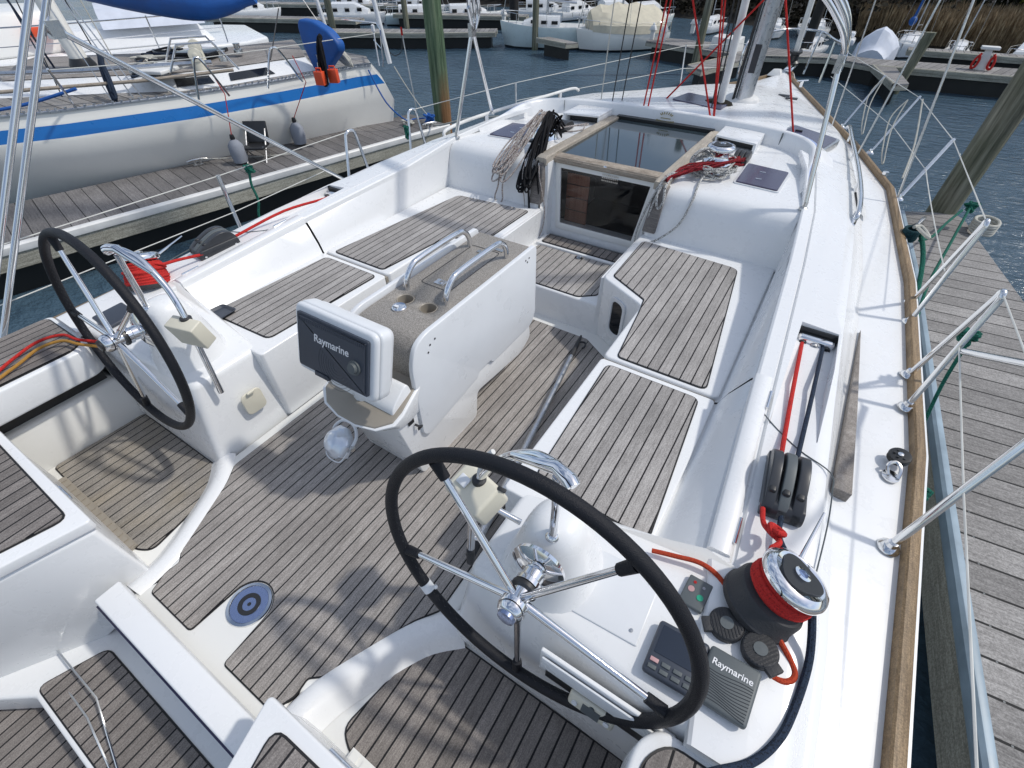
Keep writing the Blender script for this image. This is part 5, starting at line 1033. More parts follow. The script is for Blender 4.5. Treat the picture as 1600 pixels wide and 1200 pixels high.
# dark pockets between the floats of the far dock
far = [([(-3.9, 14.3), (-1.3, 13.5), (.46, 14.2), (1.35, 13.75), (3.83, 13.9), (9, 14.6), (9, 15.4), (3.8, 14.9), (1.3, 14.6), (-.8, 14.9), (-3.9, 15.1)], 'long far main dock crossing behind the bow of the yacht', [(1, 2), (3, 4), (4, 5)]),
       ([(1.30, 13.8), (1.74, 12.0), (1.98, 12.2), (1.70, 13.9)], 'short finger dock beside the grey leaning far piling', [(0, 1)]),
       ([(-1.45, 13.5), (-2.02, 11.75), (-1.62, 11.4), (-1.05, 13.4)], 'short finger dock holding the brown piling behind the mast', [(0, 1)]),
       ([(-6.6, 13.25), (-5.5, 12.85), (-5.3, 13.15), (-6.4, 13.6)], 'small finger dock between the pale aqua hull and the tan-covered boat', [(0, 1)]),
       ([(-12.6, 10.75), (-9.97, 12.15), (-8.1, 13.5), (-8.5, 14.2), (-10.4, 12.9), (-13.0, 11.5)], 'low far dock behind the green piling', [(0, 1), (1, 2)]),
       ([(-18.5, 11.2), (-13.5, 13.3), (-13.8, 14.0), (-18.8, 11.9)], 'distant dock behind the stern of the blue-striped sloop', [(0, 1)]),
       ([(-13.6, 15.2), (-9.2, 17.0), (-9.5, 17.7), (-13.9, 15.9)], 'distant dock left of the pale aqua hull, near the bank', [(0, 1)]),
       ([(-22, 14.5), (-14, 18.0), (-14.3, 18.8), (-22.3, 15.3)], 'most distant dock below the dark bank on the left', [(0, 1)]),
       ([(1.9, 16.3), (9.5, 16.6), (9.5, 17.1), (1.9, 16.8)], 'far dock at the foot of the reeds', [(0, 1)])]
for poly, lab, e in far:
    d_ = Vector(poly[1]) - Vector(poly[0]); dock(poly, .38, lab, 'dockwood', e, ax_rz=math.atan2(d_.y, d_.x) + math.pi / 2, fh=.08, strip='timber')
def cleat(p, rz, label, parent=None):
    q = MB(); q.T = Matrix.Translation(p) @ Matrix.Rotation(rz, 4, 'Z'); q.tube([(-.11, 0, .05), (-.05, 0, .06), (.05, 0, .06), (.11, 0, .05)], [.010, .016, .016, .010], 10); q.box((-.03, 0, .03), (.022, .03, .05)); q.box((.03, 0, .03), (.022, .03, .05)); q.box((0, 0, .006), (.11, .05, .012))
    q.T = None; return solo('dock_cleat', q, 'steeldull', label, 'cleat')
cleat((2.12, 5.15, .455), 1.3, 'grey cleat at the end of the near dock by the big piling'); cleat((-3.6, 5.15, .455), 1.2, 'grey cleat at the end of the dark dock near the green piling'); cleat((-4.95, 2.6, .455), 1.2, 'white rope-wrapped cleat on the dark dock below the sloop')
# pilings
def piling(p, r, h, mat, label, lean=(0, 0), name='piling', tape=1, group=None):
    q = MB(); rows = []; n = 22
    for i in range(int(max(6, h * 3)) + 1):
        t = i / int(max(6, h * 3)); z = -1.2 + (h + 1.2) * t
        rows.append([(p[0] + lean[0] * z + (r * L(1, tape, t) * (1 + .05 * noise.noise(Vector((math.cos(a), math.sin(a), z * .4)) * 2))) * math.cos(a), p[1] + lean[1] * z + (r * L(1, tape, t) * (1 + .05 * noise.noise(Vector((math.cos(a), math.sin(a), z * .4)) * 2))) * math.sin(a), z) for a in [2 * math.pi * k / n for k in range(n)]])
    q.grid(rows, 0, closed=True); q.add(rows[-1], [list(range(n))]); return solo(name, q, mat, label, 'piling', group, origin=(p[0], p[1], 0))
piling((2.31, 5.72), .115, 6, 'pile', 'large grey weathered piling at the end of the near dock', (.02, -.01))
piling((-4.02, 5.96), .125, 6, 'greenpile', 'green mossy piling at the end of the dark dock', (-.01, 0))
piling((1.86, 13.4), .105, 1.02, 'pile', 'far grey broken-topped piling on the short finger dock', (.14, 0), tape=.9)
piling((-2.2, 13.0), .085, 4, 'pile', 'far brown piling seen just left of the yacht mast', (.02, 0)); piling((-7.02, 13.9), .085, 5, 'pile', 'slim brown piling in front of the pale aqua hull', (0, 0)); piling((-11.55, 13.6), .085, 5, 'pile', 'thin brown piling just left of the green one', (0, 0))
M['blackpile'] = plain('tarred_piling', (.018, .017, .016), .8, bump=.8, bscale=10)
piling((-.34, 16.6), .12, 6, 'blackpile', 'black tarred piling by the small white boats', (.02, 0)); piling((-9.3, 16.4), .15, 5, 'blackpile', 'black piling partly hidden behind the green one')
piling((-13.6, 12.4), .10, 4, 'pile', 'brown piling behind the stern of the sloop')
# dock furniture
for i, (x, y, lab) in enumerate(((-3.86, 14.6, 'left white power pedestal on the far dock'), (-3.52, 14.5, 'right white power pedestal of the pair on the far dock'), (-9.05, 15.4, 'white power pedestal beside the black piling'), (-3.3, 16.3, 'distant white power pedestal behind the pair'))):
    q = MB(); q.box((x, y, .48), (.10, .10, .22)); q.loft2([(x - .085, y - .085, .58), (x + .085, y - .085, .58), (x + .085, y + .085, .58), (x - .085, y + .085, .58)], [(x - .05, y - .05, .68), (x + .05, y - .05, .68), (x + .05, y + .05, .68), (x - .05, y + .05, .68)]); P0 = solo('power_pedestal', q, 'pvc', lab, 'pedestal', 'white pedestals', bevel=.01)
    MB().ell((x, y, .70), (.03, .03, .035), 10, 6).build('pedestal_lamp', 'white', P0)
q = MB(); q.loft2([(-2.2, 14.0, .38), (-1.5, 13.8, .38), (-1.42, 14.1, .38), (-2.1, 14.3, .38)], [(-2.17, 14.03, .62), (-1.53, 13.84, .60), (-1.45, 14.08, .66), (-2.08, 14.28, .66)]); solo('dock_box', q, 'pvc', 'white dock box on the far dock beside the brown piling', 'dock box', bevel=.01)
ped = thing('hose_stand', 'white stand with two red hose coils on the far dock at the right', 'hose stand', (3.15, 14.4, .38))
q = MB(); q.loft2([(3.05, 14.3, .38), (3.25, 14.3, .38), (3.25, 14.5, .38), (3.05, 14.5, .38)], [(3.10, 14.35, .72), (3.20, 14.35, .72), (3.20, 14.45, .72), (3.10, 14.45, .72)]); q.box((3.15, 14.4, .74), (.30, .2, .05)); q.build('post', 'pvc', ped, bevel=.008)
for s in (-1, 1): q = MB(); q.tube(sm([(3.15 + s * .10, 14.28, .66), (3.15 + s * .16, 14.26, .55), (3.15 + s * .16, 14.26, .42), (3.15 + s * .10, 14.27, .44), (3.15 + s * .09, 14.27, .56), (3.15 + s * .13, 14.25, .64)], 4), .022, 8); q.build('hose_coil', 'red', ped)
# hook pole and folding chair on the dark dock
ch = thing('folding_chair', 'black folding chair on the dark dock beside the sloop', 'chair', (-4.50, 3.10, .45))
ca = Matrix.Rotation(R(35), 3, 'Z'); cc = Vector((-4.50, 3.10, .45)); V_ = lambda x, y, z: cc + ca @ Vector((x, y, z))
q = MB(); q.box(V_(0, 0, .15), (.24, .22, .025), rot=ca); q.build('seat', 'black', ch, bevel=.006); q = MB(); q.box(V_(0, .13, .27), (.26, .03, .22), rot=ca @ Matrix.Rotation(-.35, 3, 'X')); q.build('backrest', 'black', ch, bevel=.006)
for s in (-1, 1):
    q = MB(); q.tube([V_(s * .11, -.12, 0), V_(s * .11, .13, .30)], .010, 6); q.build('leg', 'steeldull', ch); q = MB(); q.tube([V_(s * .11, .13, 0), V_(s * .11, -.08, .16)], .010, 6); q.build('leg', 'steeldull', ch)
q = MB(); q.tube([(-4.35, 5.75, .45), (-4.37, 5.72, .9), (-4.40, 5.70, 1.42)], .008, 6); HP = solo('line_pole', q, 'pvc', 'thin pole with a red tip and dangling hook line standing on the dock end', 'pole')
q = MB(); q.tube([(-4.40, 5.70, 1.38), (-4.40, 5.70, 1.47)], .014, 8); q.build('pole_tip', 'red', HP); q = MB(); q.tube(sm([(-4.40, 5.7, 1.42), (-4.40, 5.68, 1.28), (-4.44, 5.66, 1.18), (-4.52, 5.62, 1.15), (-4.60, 5.6, 1.19)], 4), .006, 5); q.build('hook_line', 'black', HP)
# ---------------------------------------------------------- the neighbouring sloop
NB = thing('blue_striped_sloop', 'white sloop with a bright blue stripe moored beyond the dark dock', 'sailboat', (-7.5, 1.5, 0))
near = [(-4.30, 4.92), (-4.38, 4.75), (-4.44, 4.35), (-4.57, 3.7), (-4.86, 2.7), (-5.28, 1.69), (-5.75, .95), (-6.7, -.1), (-8.0, -1.3), (-10.4, -3.2)]
farp = [(-4.9, 5.42), (-5.6, 5.5), (-6.3, 5.1), (-7.0, 4.4), (-7.8, 3.4), (-8.6, 2.2), (-9.2, 1.2), (-9.9, -.2), (-10.4, -1.5), (-10.7, -3.3)]
def nbr(i, u): a, b = near[i], farp[i]; return (L(a[0], b[0], u), L(a[1], b[1], u))
def nsec(side):
    rows = []
    for i in range(len(near)):
        a, b = (near[i], farp[i]) if side == 0 else (farp[i], near[i]); st = i < 3; tz = .07 if i == 0 else 0
        row = []
        for u, z in ((.0, 1.14), (0, 1.115), (-.004, 1.07), (-.006, 1.045), (-.008, .93), (-.010, .90), (.005, .72), (.055, .45), (.10, .20), (.13, .09), (.22, -.1), (.5, -.5)):
            k = .0
            if i == 0: k = {1.14: 0, 1.115: .02, 1.07: .05, 1.045: .07, .93: .16, .90: .18, .72: .26, .45: .20}.get(z, -.1)
            elif i == 1: k = {1.14: 0, .93: .05, .90: .06, .72: .08, .45: -.05}.get(z, -.02 if z > .5 else -.5)
            row.append((L(a[0], b[0], u) + k * .3, L(a[1], b[1], u) + k, z))
        rows.append(row)
    return rows
q = MB(); R0, R1 = nsec(0), nsec(1)
for rws, fl in ((R0, True), (R1, False)):
    s0 = len(q.f); q.grid(rws, 0, flip=fl); m = len(rws[0]) - 1
    for i in range(s0, len(q.f)): q.mi[i] = {3: 1, 8: 2, 9: 2, 10: 2}.get((i - s0) % m, 0)
s0 = len(q.f); q.grid([R0[0], R1[0]], 0); 
for i in range(s0, len(q.f)): q.mi[i] = 0
q.build('hull', ['oldhull', 'stripe', 'bottomblue'], NB, auto=50)
q = MB(); q.grid([[nbr(i, u) + (1.135 + .04 * math.sin(u * math.pi),) for u in (0, .02, .1, .3, .5, .7, .9, 1)] for i in range(len(near))], 0); q.build('deck', 'dockdeck' if 'dockdeck' in M else 'dockwood', NB)
q = MB(); q.tube([n_ + (1.152,) for n_ in near], .014, 6)
for i in range(len(near) - 1):
    for k in range(14): a = Vector(near[i] + (1.17,)).lerp(Vector(near[i + 1] + (1.17,)), k / 14); q.box(a, (.02, .02, .02))
q.build('perforated_rail', 'alu', NB)
def nb_strip(i0, i1, u, z): return [nbr(i, u) + (z,) for i in range(i0, i1)]
Bt = [(-6.35, 1.45), (-5.62, 2.26), (-5.08, 2.80), (-4.90, 3.27), (-4.78, 3.87), (-4.66, 4.35)]; Tt = [(-6.5, 1.70), (-5.80, 2.42), (-5.28, 2.95), (-5.06, 3.42), (-4.95, 3.95), (-4.84, 4.38)]
rows = [[(b[0], b[1], 1.14), (L(b[0], t[0], .55), L(b[1], t[1], .55), 1.20), (t[0] - .01, t[1], 1.235), (t[0] - .05, t[1] + .02, 1.25), (t[0] - .7, t[1] + .45, 1.285), (t[0] - 1.4, t[1] + .9, 1.25), (t[0] - 1.5, t[1] + .95, 1.14)] for b, t in zip(Bt, Tt)]
q = MB(); q.grid(rows, 0, flip=False); q.add(rows[-1], [list(range(7))[::-1]]); CB = q.build('cabin_trunk', 'gel', NB, auto=50)
q = MB(); q.grid([[(t[0] - d, t[1] + d * .64, 1.262 + .035 * math.sin((d - .1) / 1.25 * math.pi)) for d in (.10, .4, .7, 1.0, 1.35)] for t in Tt], 0); q.build('cabin_roof_teak', 'teak', NB)
def fpt(t, v):
    i = min(int(t), 4); f = t - i; b = Vector(Bt[i] + (1.14,)).lerp(Vector(Bt[i + 1] + (1.14,)), f); u = Vector(Tt[i] + (1.235,)).lerp(Vector(Tt[i + 1] + (1.235,)), f); p = b.lerp(u, v); return p + Vector((.012, -.012, .010))
for a, b in ((1.98, 2.72), (3.05, 3.95)):
    n_ = 6; lo = [fpt(L(a, b, k / n_), .30) for k in range(n_ + 1)]; hi = [fpt(L(a - .04, b - .12, k / n_), .86) for k in range(n_ + 1)]
    q = MB(); q.grid([lo, hi], 0); q.grid([[p - Vector((.02, -.02, .006)) for p in lo], lo], 0); q.grid([hi, [p - Vector((.02, -.02, .006)) for p in hi]], 0); q.build('window', 'darkglass', NB, flat=True)
def hoop(p0, p1, z, r=.011):
    a, b = Vector(p0 + (1.14,)), Vector(p1 + (1.14,)); T = (a + b) / 2 + Vector((.04, -.05, z - 1.14)); q = MB(); q.tube(sm([a, a.lerp(T, .85) + (a - b) * .08, T, b.lerp(T, .85) + (b - a) * .08, b], 5), r, 8); q.build('stanchion', 'steel', NB)
hoop((-4.60, 2.72), (-4.46, 2.98), 1.50); hoop((-4.40, 3.42), (-4.34, 3.85), 1.50)
for p, t in (((-5.28, 1.86), (-5.0, 1.72)),): q = MB(); q.tube([p + (1.14,), t + (1.52,)], .011, 8); q.build('stanchion', 'steel', NB)
q = MB(); q.tube([(-5.0, 1.72, 1.51), (-4.5, 2.85, 1.49), (-4.35, 3.6, 1.49), (-4.1, 4.9, 1.5)], .004, 5); q.build('lifeline', 'wire', NB)
# pushpit and stern ladder
q = MB(); q.tube([(-4.15, 5.0, 1.14), (-4.10, 5.0, 1.52), (-4.5, 5.35, 1.54), (-5.2, 5.4, 1.54)], .010, 6); q.tube([(-4.12, 4.98, 1.34), (-4.55, 5.3, 1.36)], .008, 6); q.build('pushpit', 'steel', NB)
q = MB(); q.tube([(-4.30, 5.28, 1.12), (-4.42, 5.25, 2.0), (-4.5, 5.2, 3.4)], [.030, .030, .026], 10); q.build('antenna_pole', 'white', NB); q = MB(); q.tube([(-4.9, 4.9, 1.14), (-5.1, 4.75, 3.0)], .022, 8); q.build('antenna_pole', 'white', NB)
q = MB(); q.lathe([(.008, 0), (.008, .35), (.022, .36), (.022, .42), (.0001, .43)], (-4.14, 4.92, 1.16), seg=10); q.build('gps_antenna', 'white', NB)
# covered wheel, mast, sail cover
q = MB(); 
wc = [(-.10, 1.16), (.10, 1.17), (.36, 1.38), (.37, 1.46), (.25, 1.58), (.05, 1.66), (-.16, 1.67), (-.20, 1.60), (-.19, 1.40)]
q.extr(rnd([(x + .0, z) for x, z in wc], .05, 3), (-4.52, 4.28, 0), (1, .12, 0), (0, 0, 1), (-.02, .14, 0)); q.build('wheel_cover', 'blue', NB, bevel=.03)
q = MB(); q.tube([(-6.35, 2.50, 1.28), (-6.55, 2.45, 3.0), (-6.9, 2.4, 6)], .085, 16); NM = q.build('mast', 'oldhull', NB); q = MB(); q.lathe([(.13, 0), (.13, .05), (.10, .11)], (-6.35, 2.50, 1.28), seg=20); q.build('mast_boot', 'black', NM)
q = MB(); P0 = sm([(-7.4, 3.1, 1.97), (-6.8, 3.35, 1.89), (-6.2, 3.55, 1.83), (-5.7, 3.7, 1.785), (-5.4, 3.9, 1.80), (-5.15, 4.1, 1.87)], 4)
rr = [.07 + .09 * math.sin(math.pi * min(1, (i + 3) / len(P0))) for i in range(len(P0))]; q.tube(P0, rr, 14); q.build('sail_cover', 'blue', NB, auto=60)
q = MB(); q.tube([(-7.7, 3.0, 2.02), (-5.3, 4.05, 1.96)], .035, 8); q.build('boom', 'alu', NB)
for a, b, m, r in (((-5.18, 2.36, 1.15), (-5.75, 2.25, 2.6), 'steeldull', .006), ((-5.12, 2.42, 1.15), (-5.9, 2.3, 2.6), 'steeldull', .006), ((-4.9, 3.9, 1.3), (-5.3, 4.5, 1.72), 'black', .007)): q = MB(); q.tube([a, b], r, 6); q.build('shroud', m, NB)
for p, h, r in (((-4.46, 4.28, 1.2), .14, .05), ((-5.2, 3.5, 1.32), .10, .045), ((-5.5, 3.9, 1.32), .10, .045)): q = MB(); q.lathe([(r * 1.2, 0), (r * 1.1, h * .4), (r * .8, h * .5), (r * .8, h * .9), (r, h)], p, seg=16); q.build('winch', 'steeldull', NB)
for (x, y, z, s_) in ((-4.95, 3.05, 1.32, 1), (-5.35, 3.3, 1.34, 1)):
    q = MB(); q.lathe([(.07, 0), (.065, .06), (.06, .10)], (x, y, z), seg=16); q.ell((x, y, z + .13), (.07, .07, .07), 14, 8); q.lathe([(.05, 0), (.062, .06), (.056, .062)], (x, y, z + .13), (.8, -.5, .15), 16); o = q.build('cowl_vent', 'cream', NB); q = MB(); q.lathe([(.050, .061), (.0001, .061)], (x, y, z + .13), (.8, -.5, .15), 16, caps=False); q.build('cowl_mouth', 'black', o)
for p0, p1 in (((-5.05, 2.75), (-4.72, 3.35)), ((-5.5, 2.95), (-5.15, 3.55))): a, b = Vector(p0 + (1.30,)), Vector(p1 + (1.30,)); q = MB(); q.tube([a, a.lerp(b, .25) + Vector((0, 0, .26)), a.lerp(b, .75) + Vector((0, 0, .26)), b], .011, 6); q.build('grab_frame', 'steel', NB)
q = MB(); q.prism([(-5.35, 2.5), (-5.0, 2.65), (-5.2, 3.1), (-5.55, 2.95)], 1.325, 1.36); q.build('skylight', 'pvc', NB, bevel=.01)
q = MB(); q.prism([(-5.9, 3.3), (-5.5, 3.5), (-5.7, 3.9), (-6.1, 3.7)], 1.325, 1.37); q.build('skylight', 'darkglass', NB, bevel=.01)
q = MB(); q.tube([(-5.9, 1.25, 1.30), (-5.05, 2.45, 1.305), (-4.75, 3.3, 1.30)], .016, 8); q.build('grab_rail', 'teakwood', NB); q = MB(); q.tube([(-7.0, 1.1, 1.36), (-5.6, 2.2, 1.38), (-4.95, 3.2, 1.37)], .022, 8); q.build('spinnaker_pole', 'alu', NB)
for k, (a, b, r, m) in enumerate((((-5.3, 2.2, 1.15), (-6.0, 2.2, 2.9), .005, 'steeldull'), ((-5.6, 1.9, 1.2), (-6.3, 2.3, 2.9), .006, 'black'), ((-6.1, 2.6, 1.3), (-6.2, 2.5, 3.0), .007, 'black'), ((-6.0, 2.7, 1.3), (-6.1, 2.6, 3.0), .006, 'cream_rope'), ((-6.5, 2.2, 1.3), (-6.8, 2.3, 3.2), .008, 'navyrope'), ((-6.6, 2.3, 1.3), (-7.3, 2.3, 3.2), .012, 'navyrope'), ((-4.5, 4.7, 1.2), (-5.0, 4.4, 2.2), .004, 'steeldull'), ((-4.75, 4.75, 1.2), (-4.8, 4.6, 2.2), .004, 'steeldull'))):
    q = MB(); q.tube([a, b], r, 5); q.build('rigging_line', m, NB)
for k in range(9):
    random.seed(60 + k); x, y = -5.25 - .16 * k + random.uniform(-.1, .1), 2.6 + .12 * k + random.uniform(-.15, .15); q = MB(); q.tube(sm([(x + random.uniform(-.22, .22), y + random.uniform(-.2, .2), 1.30 + random.uniform(0, .05)) for _ in range(9)], 4), .012, 6); q.build('deck_line', ('navyrope', 'black', 'cream_rope')[k % 3], NB)
# loose gear on the sloop
def jug(p, rz, label):
    q = MB(); q.T = Matrix.Translation(p) @ Matrix.Rotation(rz, 4, 'Z'); q.prism(rnd([(-.055, -.04), (.055, -.04), (.055, .04), (-.055, .04)], .015), 0, .13); o_ = MB(); o_.v = q.v; o_.f = q.f; o_.mi = q.mi; o_.tube([q.T @ Vector(v) for v in ((-.03, 0, .13), (-.03, 0, .16), (.03, 0, .16), (.03, 0, .13))], .009, 6)
    return solo('fuel_can', o_, 'orangeplastic', label, 'fuel can', bevel=.008)
jug((-4.02, 3.86, 1.14), .3, 'orange fuel can at the rail of the sloop, nearest its windows'); jug((-3.98, 4.02, 1.14), .5, 'orange fuel can at the rail of the sloop, nearest its stern')
coil('rope_coil', (-4.05, 4.02, 1.56), (-4.0, 3.92, 1.14), .03, 9, .010, 'blackrope', 'dark rope hank hanging over the orange fuel cans', seed=9)
coil('rope_coil', (-5.35, 2.32, 1.50), (-5.15, 2.20, 1.16), .04, 11, .010, 'navyrope', 'navy rope hank hanging on the shroud of the sloop', seed=10)
for (x, y, ty, tx) in ((-4.66, 3.72, 3.95, -4.33), (-4.70, 2.90, 3.1, -4.62)):
    lab = ('right' if y > 3.5 else 'left') + ' grey fender hanging against the sloop' + (', nearest its stern' if y > 3.5 else ', beside the folding chair')
    x += .13; q = MB(); q.lathe([(.02, 0), (.075, .02), (.085, .10), (.08, .20), (.05, .24), (.022, .26)], (x, y, .455), seg=18); FD = solo('fender', q, 'fender', lab, 'fender', 'fenders of the sloop')
    q = MB(); q.lathe([(.022, .255), (.028, .27), (.02, .31)], (x, y, .455), seg=12); q.build('fender_cap', 'black', FD); q = MB(); q.tube([(x, y, .75), (tx + .05, ty - .1, 1.14), (tx, ty - .15, 1.4)], .005, 5); q.build('fender_line', 'red', FD)
q = MB()
rows = []
for i in range(9):
    a = math.pi * i / 8; rows.append([(-4.50 + .12 * math.cos(a) + .02 * math.sin(k * 2.1), 5.0 - .1 * math.cos(a) + .05 * math.cos(k), 1.18 + .26 * math.sin(a) * (1 if k < 2 else .85) + .01 * k) for k in range(4)])
random.seed(31); coil('rope_coil', (-4.62, 4.55, 1.48), (-4.36, 4.62, 1.20), .07, 12, .012, 'cream_rope', 'pale coil of rope heaped on the stern rail of the sloop', seed=31)
rp('stern_line', sm([(-4.12, 4.7, 1.15), (-3.95, 4.75, .8), (-3.9, 5.0, .55), (-4.0, 5.3, .48), (-3.85, 5.35, .5)], 5), .009, 'bluerope', 'blue line drooping from the sloop to the end of the dark dock', 'mooring line')
knot((-3.72, 5.3, .52), .08, 16, .014, 'bluerope', 'hitch', 'blue rope turns on the cleat at the dark dock end'); knot((-3.95, 5.1, .49), .10, 14, .012, 'cream_rope', 'hitch', 'cream rope tangle on the dark dock end', .2)
rp('stern_line', sag((-4.2, 5.25, 1.1), (-3.72, 5.32, .52), .04), .006, 'cream_rope', 'cream line straight from the sloop transom to the dark dock', 'mooring line')
rp('bow_line', sm([(-6.6, .2, 1.15), (-5.9, .9, 1.18), (-5.55, 1.45, 1.20), (-5.15, 1.9, 1.32)], 5), .014, 'bluerope', 'blue line lying along the side deck of the sloop', 'mooring line')
rp('dock_line', sag((-4.95, 2.6, .52), (-4.3, 3.4, .47), .01), .006, 'cream_rope', 'cream line lying on the dark dock from the wrapped cleat', 'rope')
# ---------------------------------------------------------- generic far boats, bow along +y of the thing
def boat(name, label, p, rz, ln, bm, fr, hull='oldhull', cabin=(.35, .75, .28), mast=None, cover=None, cat='sailboat', sheer=.2, bottom='anti', rail=True, win=3, full=1.):
    t = bpy.data.objects.new(name, None); COL.objects.link(t); t.location = (p[0], p[1], 0); t.rotation_euler.z = rz; tag(t, label, cat, 'small boats at the far docks' if ln < 3.6 else None); ORG[t.name] = Vector((0, 0, 0))
    N_ = 12; bw = lambda u: bm / 2 * (max(0, 1 - max(0, (u - .35) / .65) ** 2.2)) ** .8 * (.80 + .2 * min(1, u / .35)); ys = [i / N_ for i in range(N_ + 1)]; zs = lambda u: fr * (1 + sheer * max(0, u - .3) ** 2 * 2)
    q = MB()
    for s in (1, -1):
        rows = [[(s * bw(u), u * ln, zs(u)), (s * (bw(u) + .01), u * ln, zs(u) * .93), (s * bw(u) * .97, (u - .02 * (u > .9)) * ln, zs(u) * .5), (s * bw(u) * .86, (u - .05 * (u > .9)) * ln, .05), (s * bw(u) * .84, (u - .05 * (u > .9)) * ln, .035), (s * bw(u) * .5, (u - .08 * (u > .9)) * ln, -.2), (0, (u - .1 * (u > .9)) * ln, -.3)] for u in ys]
        s0 = len(q.f); q.grid(rows, 0, flip=s > 0)
        for i in range(s0, len(q.f)): q.mi[i] = 1 if (i - s0) % 6 >= 3 else 0
    q.add([(s * bw(0) * k, 0, z) for s, k, z in ((-1, 1, fr), (-1, .86, .04), (0, 0, -.3), (1, .86, .04), (1, 1, fr))], [(0, 1, 2, 3, 4)])
    q.build('hull', [hull, bottom], t, auto=50)
    q = MB(); q.grid([[(s * bw(u), u * ln, zs(u) - .012 + .02 * (s == 0)) for s in (-1, -.5, 0, .5, 1)] for u in ys], 0); q.build('deck', 'gelwarm', t)
    if cabin:
        a, b, h = cabin; rows = []
        for k in range(9):
            u = L(a, b, k / 8); w = bw(u) * .62; zz = h * (1 if k < 6 else 1 - (k - 5) * .22); rows.append([(x * w, u * ln, zs(u) - .01 + z * zz * ln * .12) for x, z in ((-1.05, 0), (-.95, .6), (-.8, .95), (0, 1.1), (.8, .95), (.95, .6), (1.05, 0))])
        q = MB(); q.grid(rows, 0); q.add(rows[0], [list(range(7))[::-1]]); q.add(rows[-1], [list(range(7))]); C0 = q.build('cabin', 'gel', t, auto=45)
        for s in (-1, 1):
            for k in range(win): 
                u = L(a + .06, b - .12, k / max(1, win - 1)); w = bw(u) * .62 * 1.03; z0 = zs(u) + h * ln * .12 * .22; hh = h * ln * .12 * .36; q = MB(); q.box((s * w, u * ln, z0 + hh * .5), (.02, ln * .07, hh)); q.build('window', 'darkglass', t, bevel=.004)
    if mast:
        q = MB(); q.tube([(0, mast[0] * ln, fr), (0, mast[0] * ln, mast[1])], mast[2], 8); q.build('mast', 'alu', t)
        q = MB(); q.tube([(0, mast[0] * ln, fr + mast[3]), (0, .12 * ln, fr + mast[3] * .9)], mast[2] * .8, 8); q.build('boom', 'alu', t)
        q = MB(); q.tube([(0, ln * .98, zs(.98)), (0, mast[0] * ln, mast[1])], mast[2] * .35, 5); q.build('forestay', 'steeldull', t); q = MB(); q.tube([(0, .02 * ln, fr), (0, mast[0] * ln, mast[1])], mast[2] * .2, 5); q.build('backstay', 'steeldull', t)
        for s in (-1, 1): q = MB(); q.tube([(s * bw(.5), mast[0] * ln, fr), (0, mast[0] * ln, mast[1])], mast[2] * .2, 5); q.build('shroud', 'steeldull', t)
    if cover:
        q = MB(); rows = []
        for k in range(9):
            u = L(cover[0], cover[1], k / 8); w = bw(u) * 1.02 + .01; h = cover[2] * (.75 + .25 * math.sin(k / 8 * math.pi) ** .6) * (1 if k % 2 else .9); rows.append([(-w, u * ln, zs(u) - .03), (-w * .95, u * ln, zs(u) + h * .25), (-w * .5, u * ln, zs(u) + h * .72), (0, u * ln, zs(u) + h), (w * .5, u * ln, zs(u) + h * .72), (w * .95, u * ln, zs(u) + h * .25), (w, u * ln, zs(u) - .03)])
        q.grid(rows, 0); q.add(rows[0], [list(range(7))[::-1]]); q.add(rows[-1], [list(range(7))]); q.build('tarp', cover[3], t, auto=20)
    if rail:
        k = .10 + fr * .25
        for (u0, u1, nm) in ((.80, .99, 'pulpit'), (.0, .16, 'pushpit')):
            q = MB(); us = [L(u0, u1, i / 4) for i in range(5)]; lp = [(bw(u) * .95, u * ln, zs(u) + k) for u in us]; lp = lp + [(-x, y, z) for x, y, z in lp[::-1]]; q.tube(lp, .008, 5)
            for u in (u0, (u0 + u1) / 2): 
                for s in (-1, 1): q.tube([(s * bw(u) * .95, u * ln, zs(u)), (s * bw(u) * .95, u * ln, zs(u) + k)], .008, 5)
            q.build(nm, 'steel', t)
        q = MB()
        for s in (-1, 1): q.tube([(s * bw(u) * .95, u * ln, zs(u) + k) for u in (.16, .4, .6, .8)], .004, 4)
        q.build('lifeline', 'wire', t)
    return t
def head(a, b): d = Vector(b) - Vector(a); return math.atan2(-d.x, d.y)
boat('cruising_yacht', 'pale aqua-hulled sailing yacht moored left of the tan-covered boat', (-6.0, 15.0), head((-6.0, 15.0), (-8.15, 13.9)), 2.45, 1.15, .52, 'greygreenhull', (.30, .72, .75), (.45, 6, .035, .55))
boat('covered_yacht', 'white yacht under a tan canvas tent on the far dock', (-4.15, 16.2), head((-4.15, 16.2), (-5.95, 14.35)), 2.6, 1.30, .44, 'oldhull', None, (.5, 6, .03, .5), (.05, .86, .62, 'beige'), win=0)
boat('small_sailboat', 'small white sailboat right of the near mast, left of the black piling', (-1.95, 20.9), head((-1.95, 20.9), (-1.55, 19.1)), 1.8, .75, .25, 'gel', (.2, .7, .9), (.5, 4, .018, .4))
boat('small_sailboat', 'small white sailboat right beside the black piling', (-.85, 21.2), head((-.85, 21.2), (-.35, 19.4)), 1.9, .9, .27, 'gel', (.2, .7, .9), (.5, 4, .018, .4))
boat('small_sailboat', 'white sailboat with a blue sail bundle in front of the reeds', (2.1, 19.2), head((2.1, 19.2), (1.8, 17.6)), 1.7, .80, .30, 'gel', (.2, .7, .8), (.5, 4, .018, .35))
q = MB(); q.ell((1.78, 17.9, .78), (.085, .085, .10), 14, 10); q.tube([(1.78, 17.9, .86), (1.80, 17.9, 1.5)], [.03, .015], 8); solo('sail_bundle', q, 'blue', 'bright blue sail bundle hanging above the white sailboat by the reeds', 'sail cover')
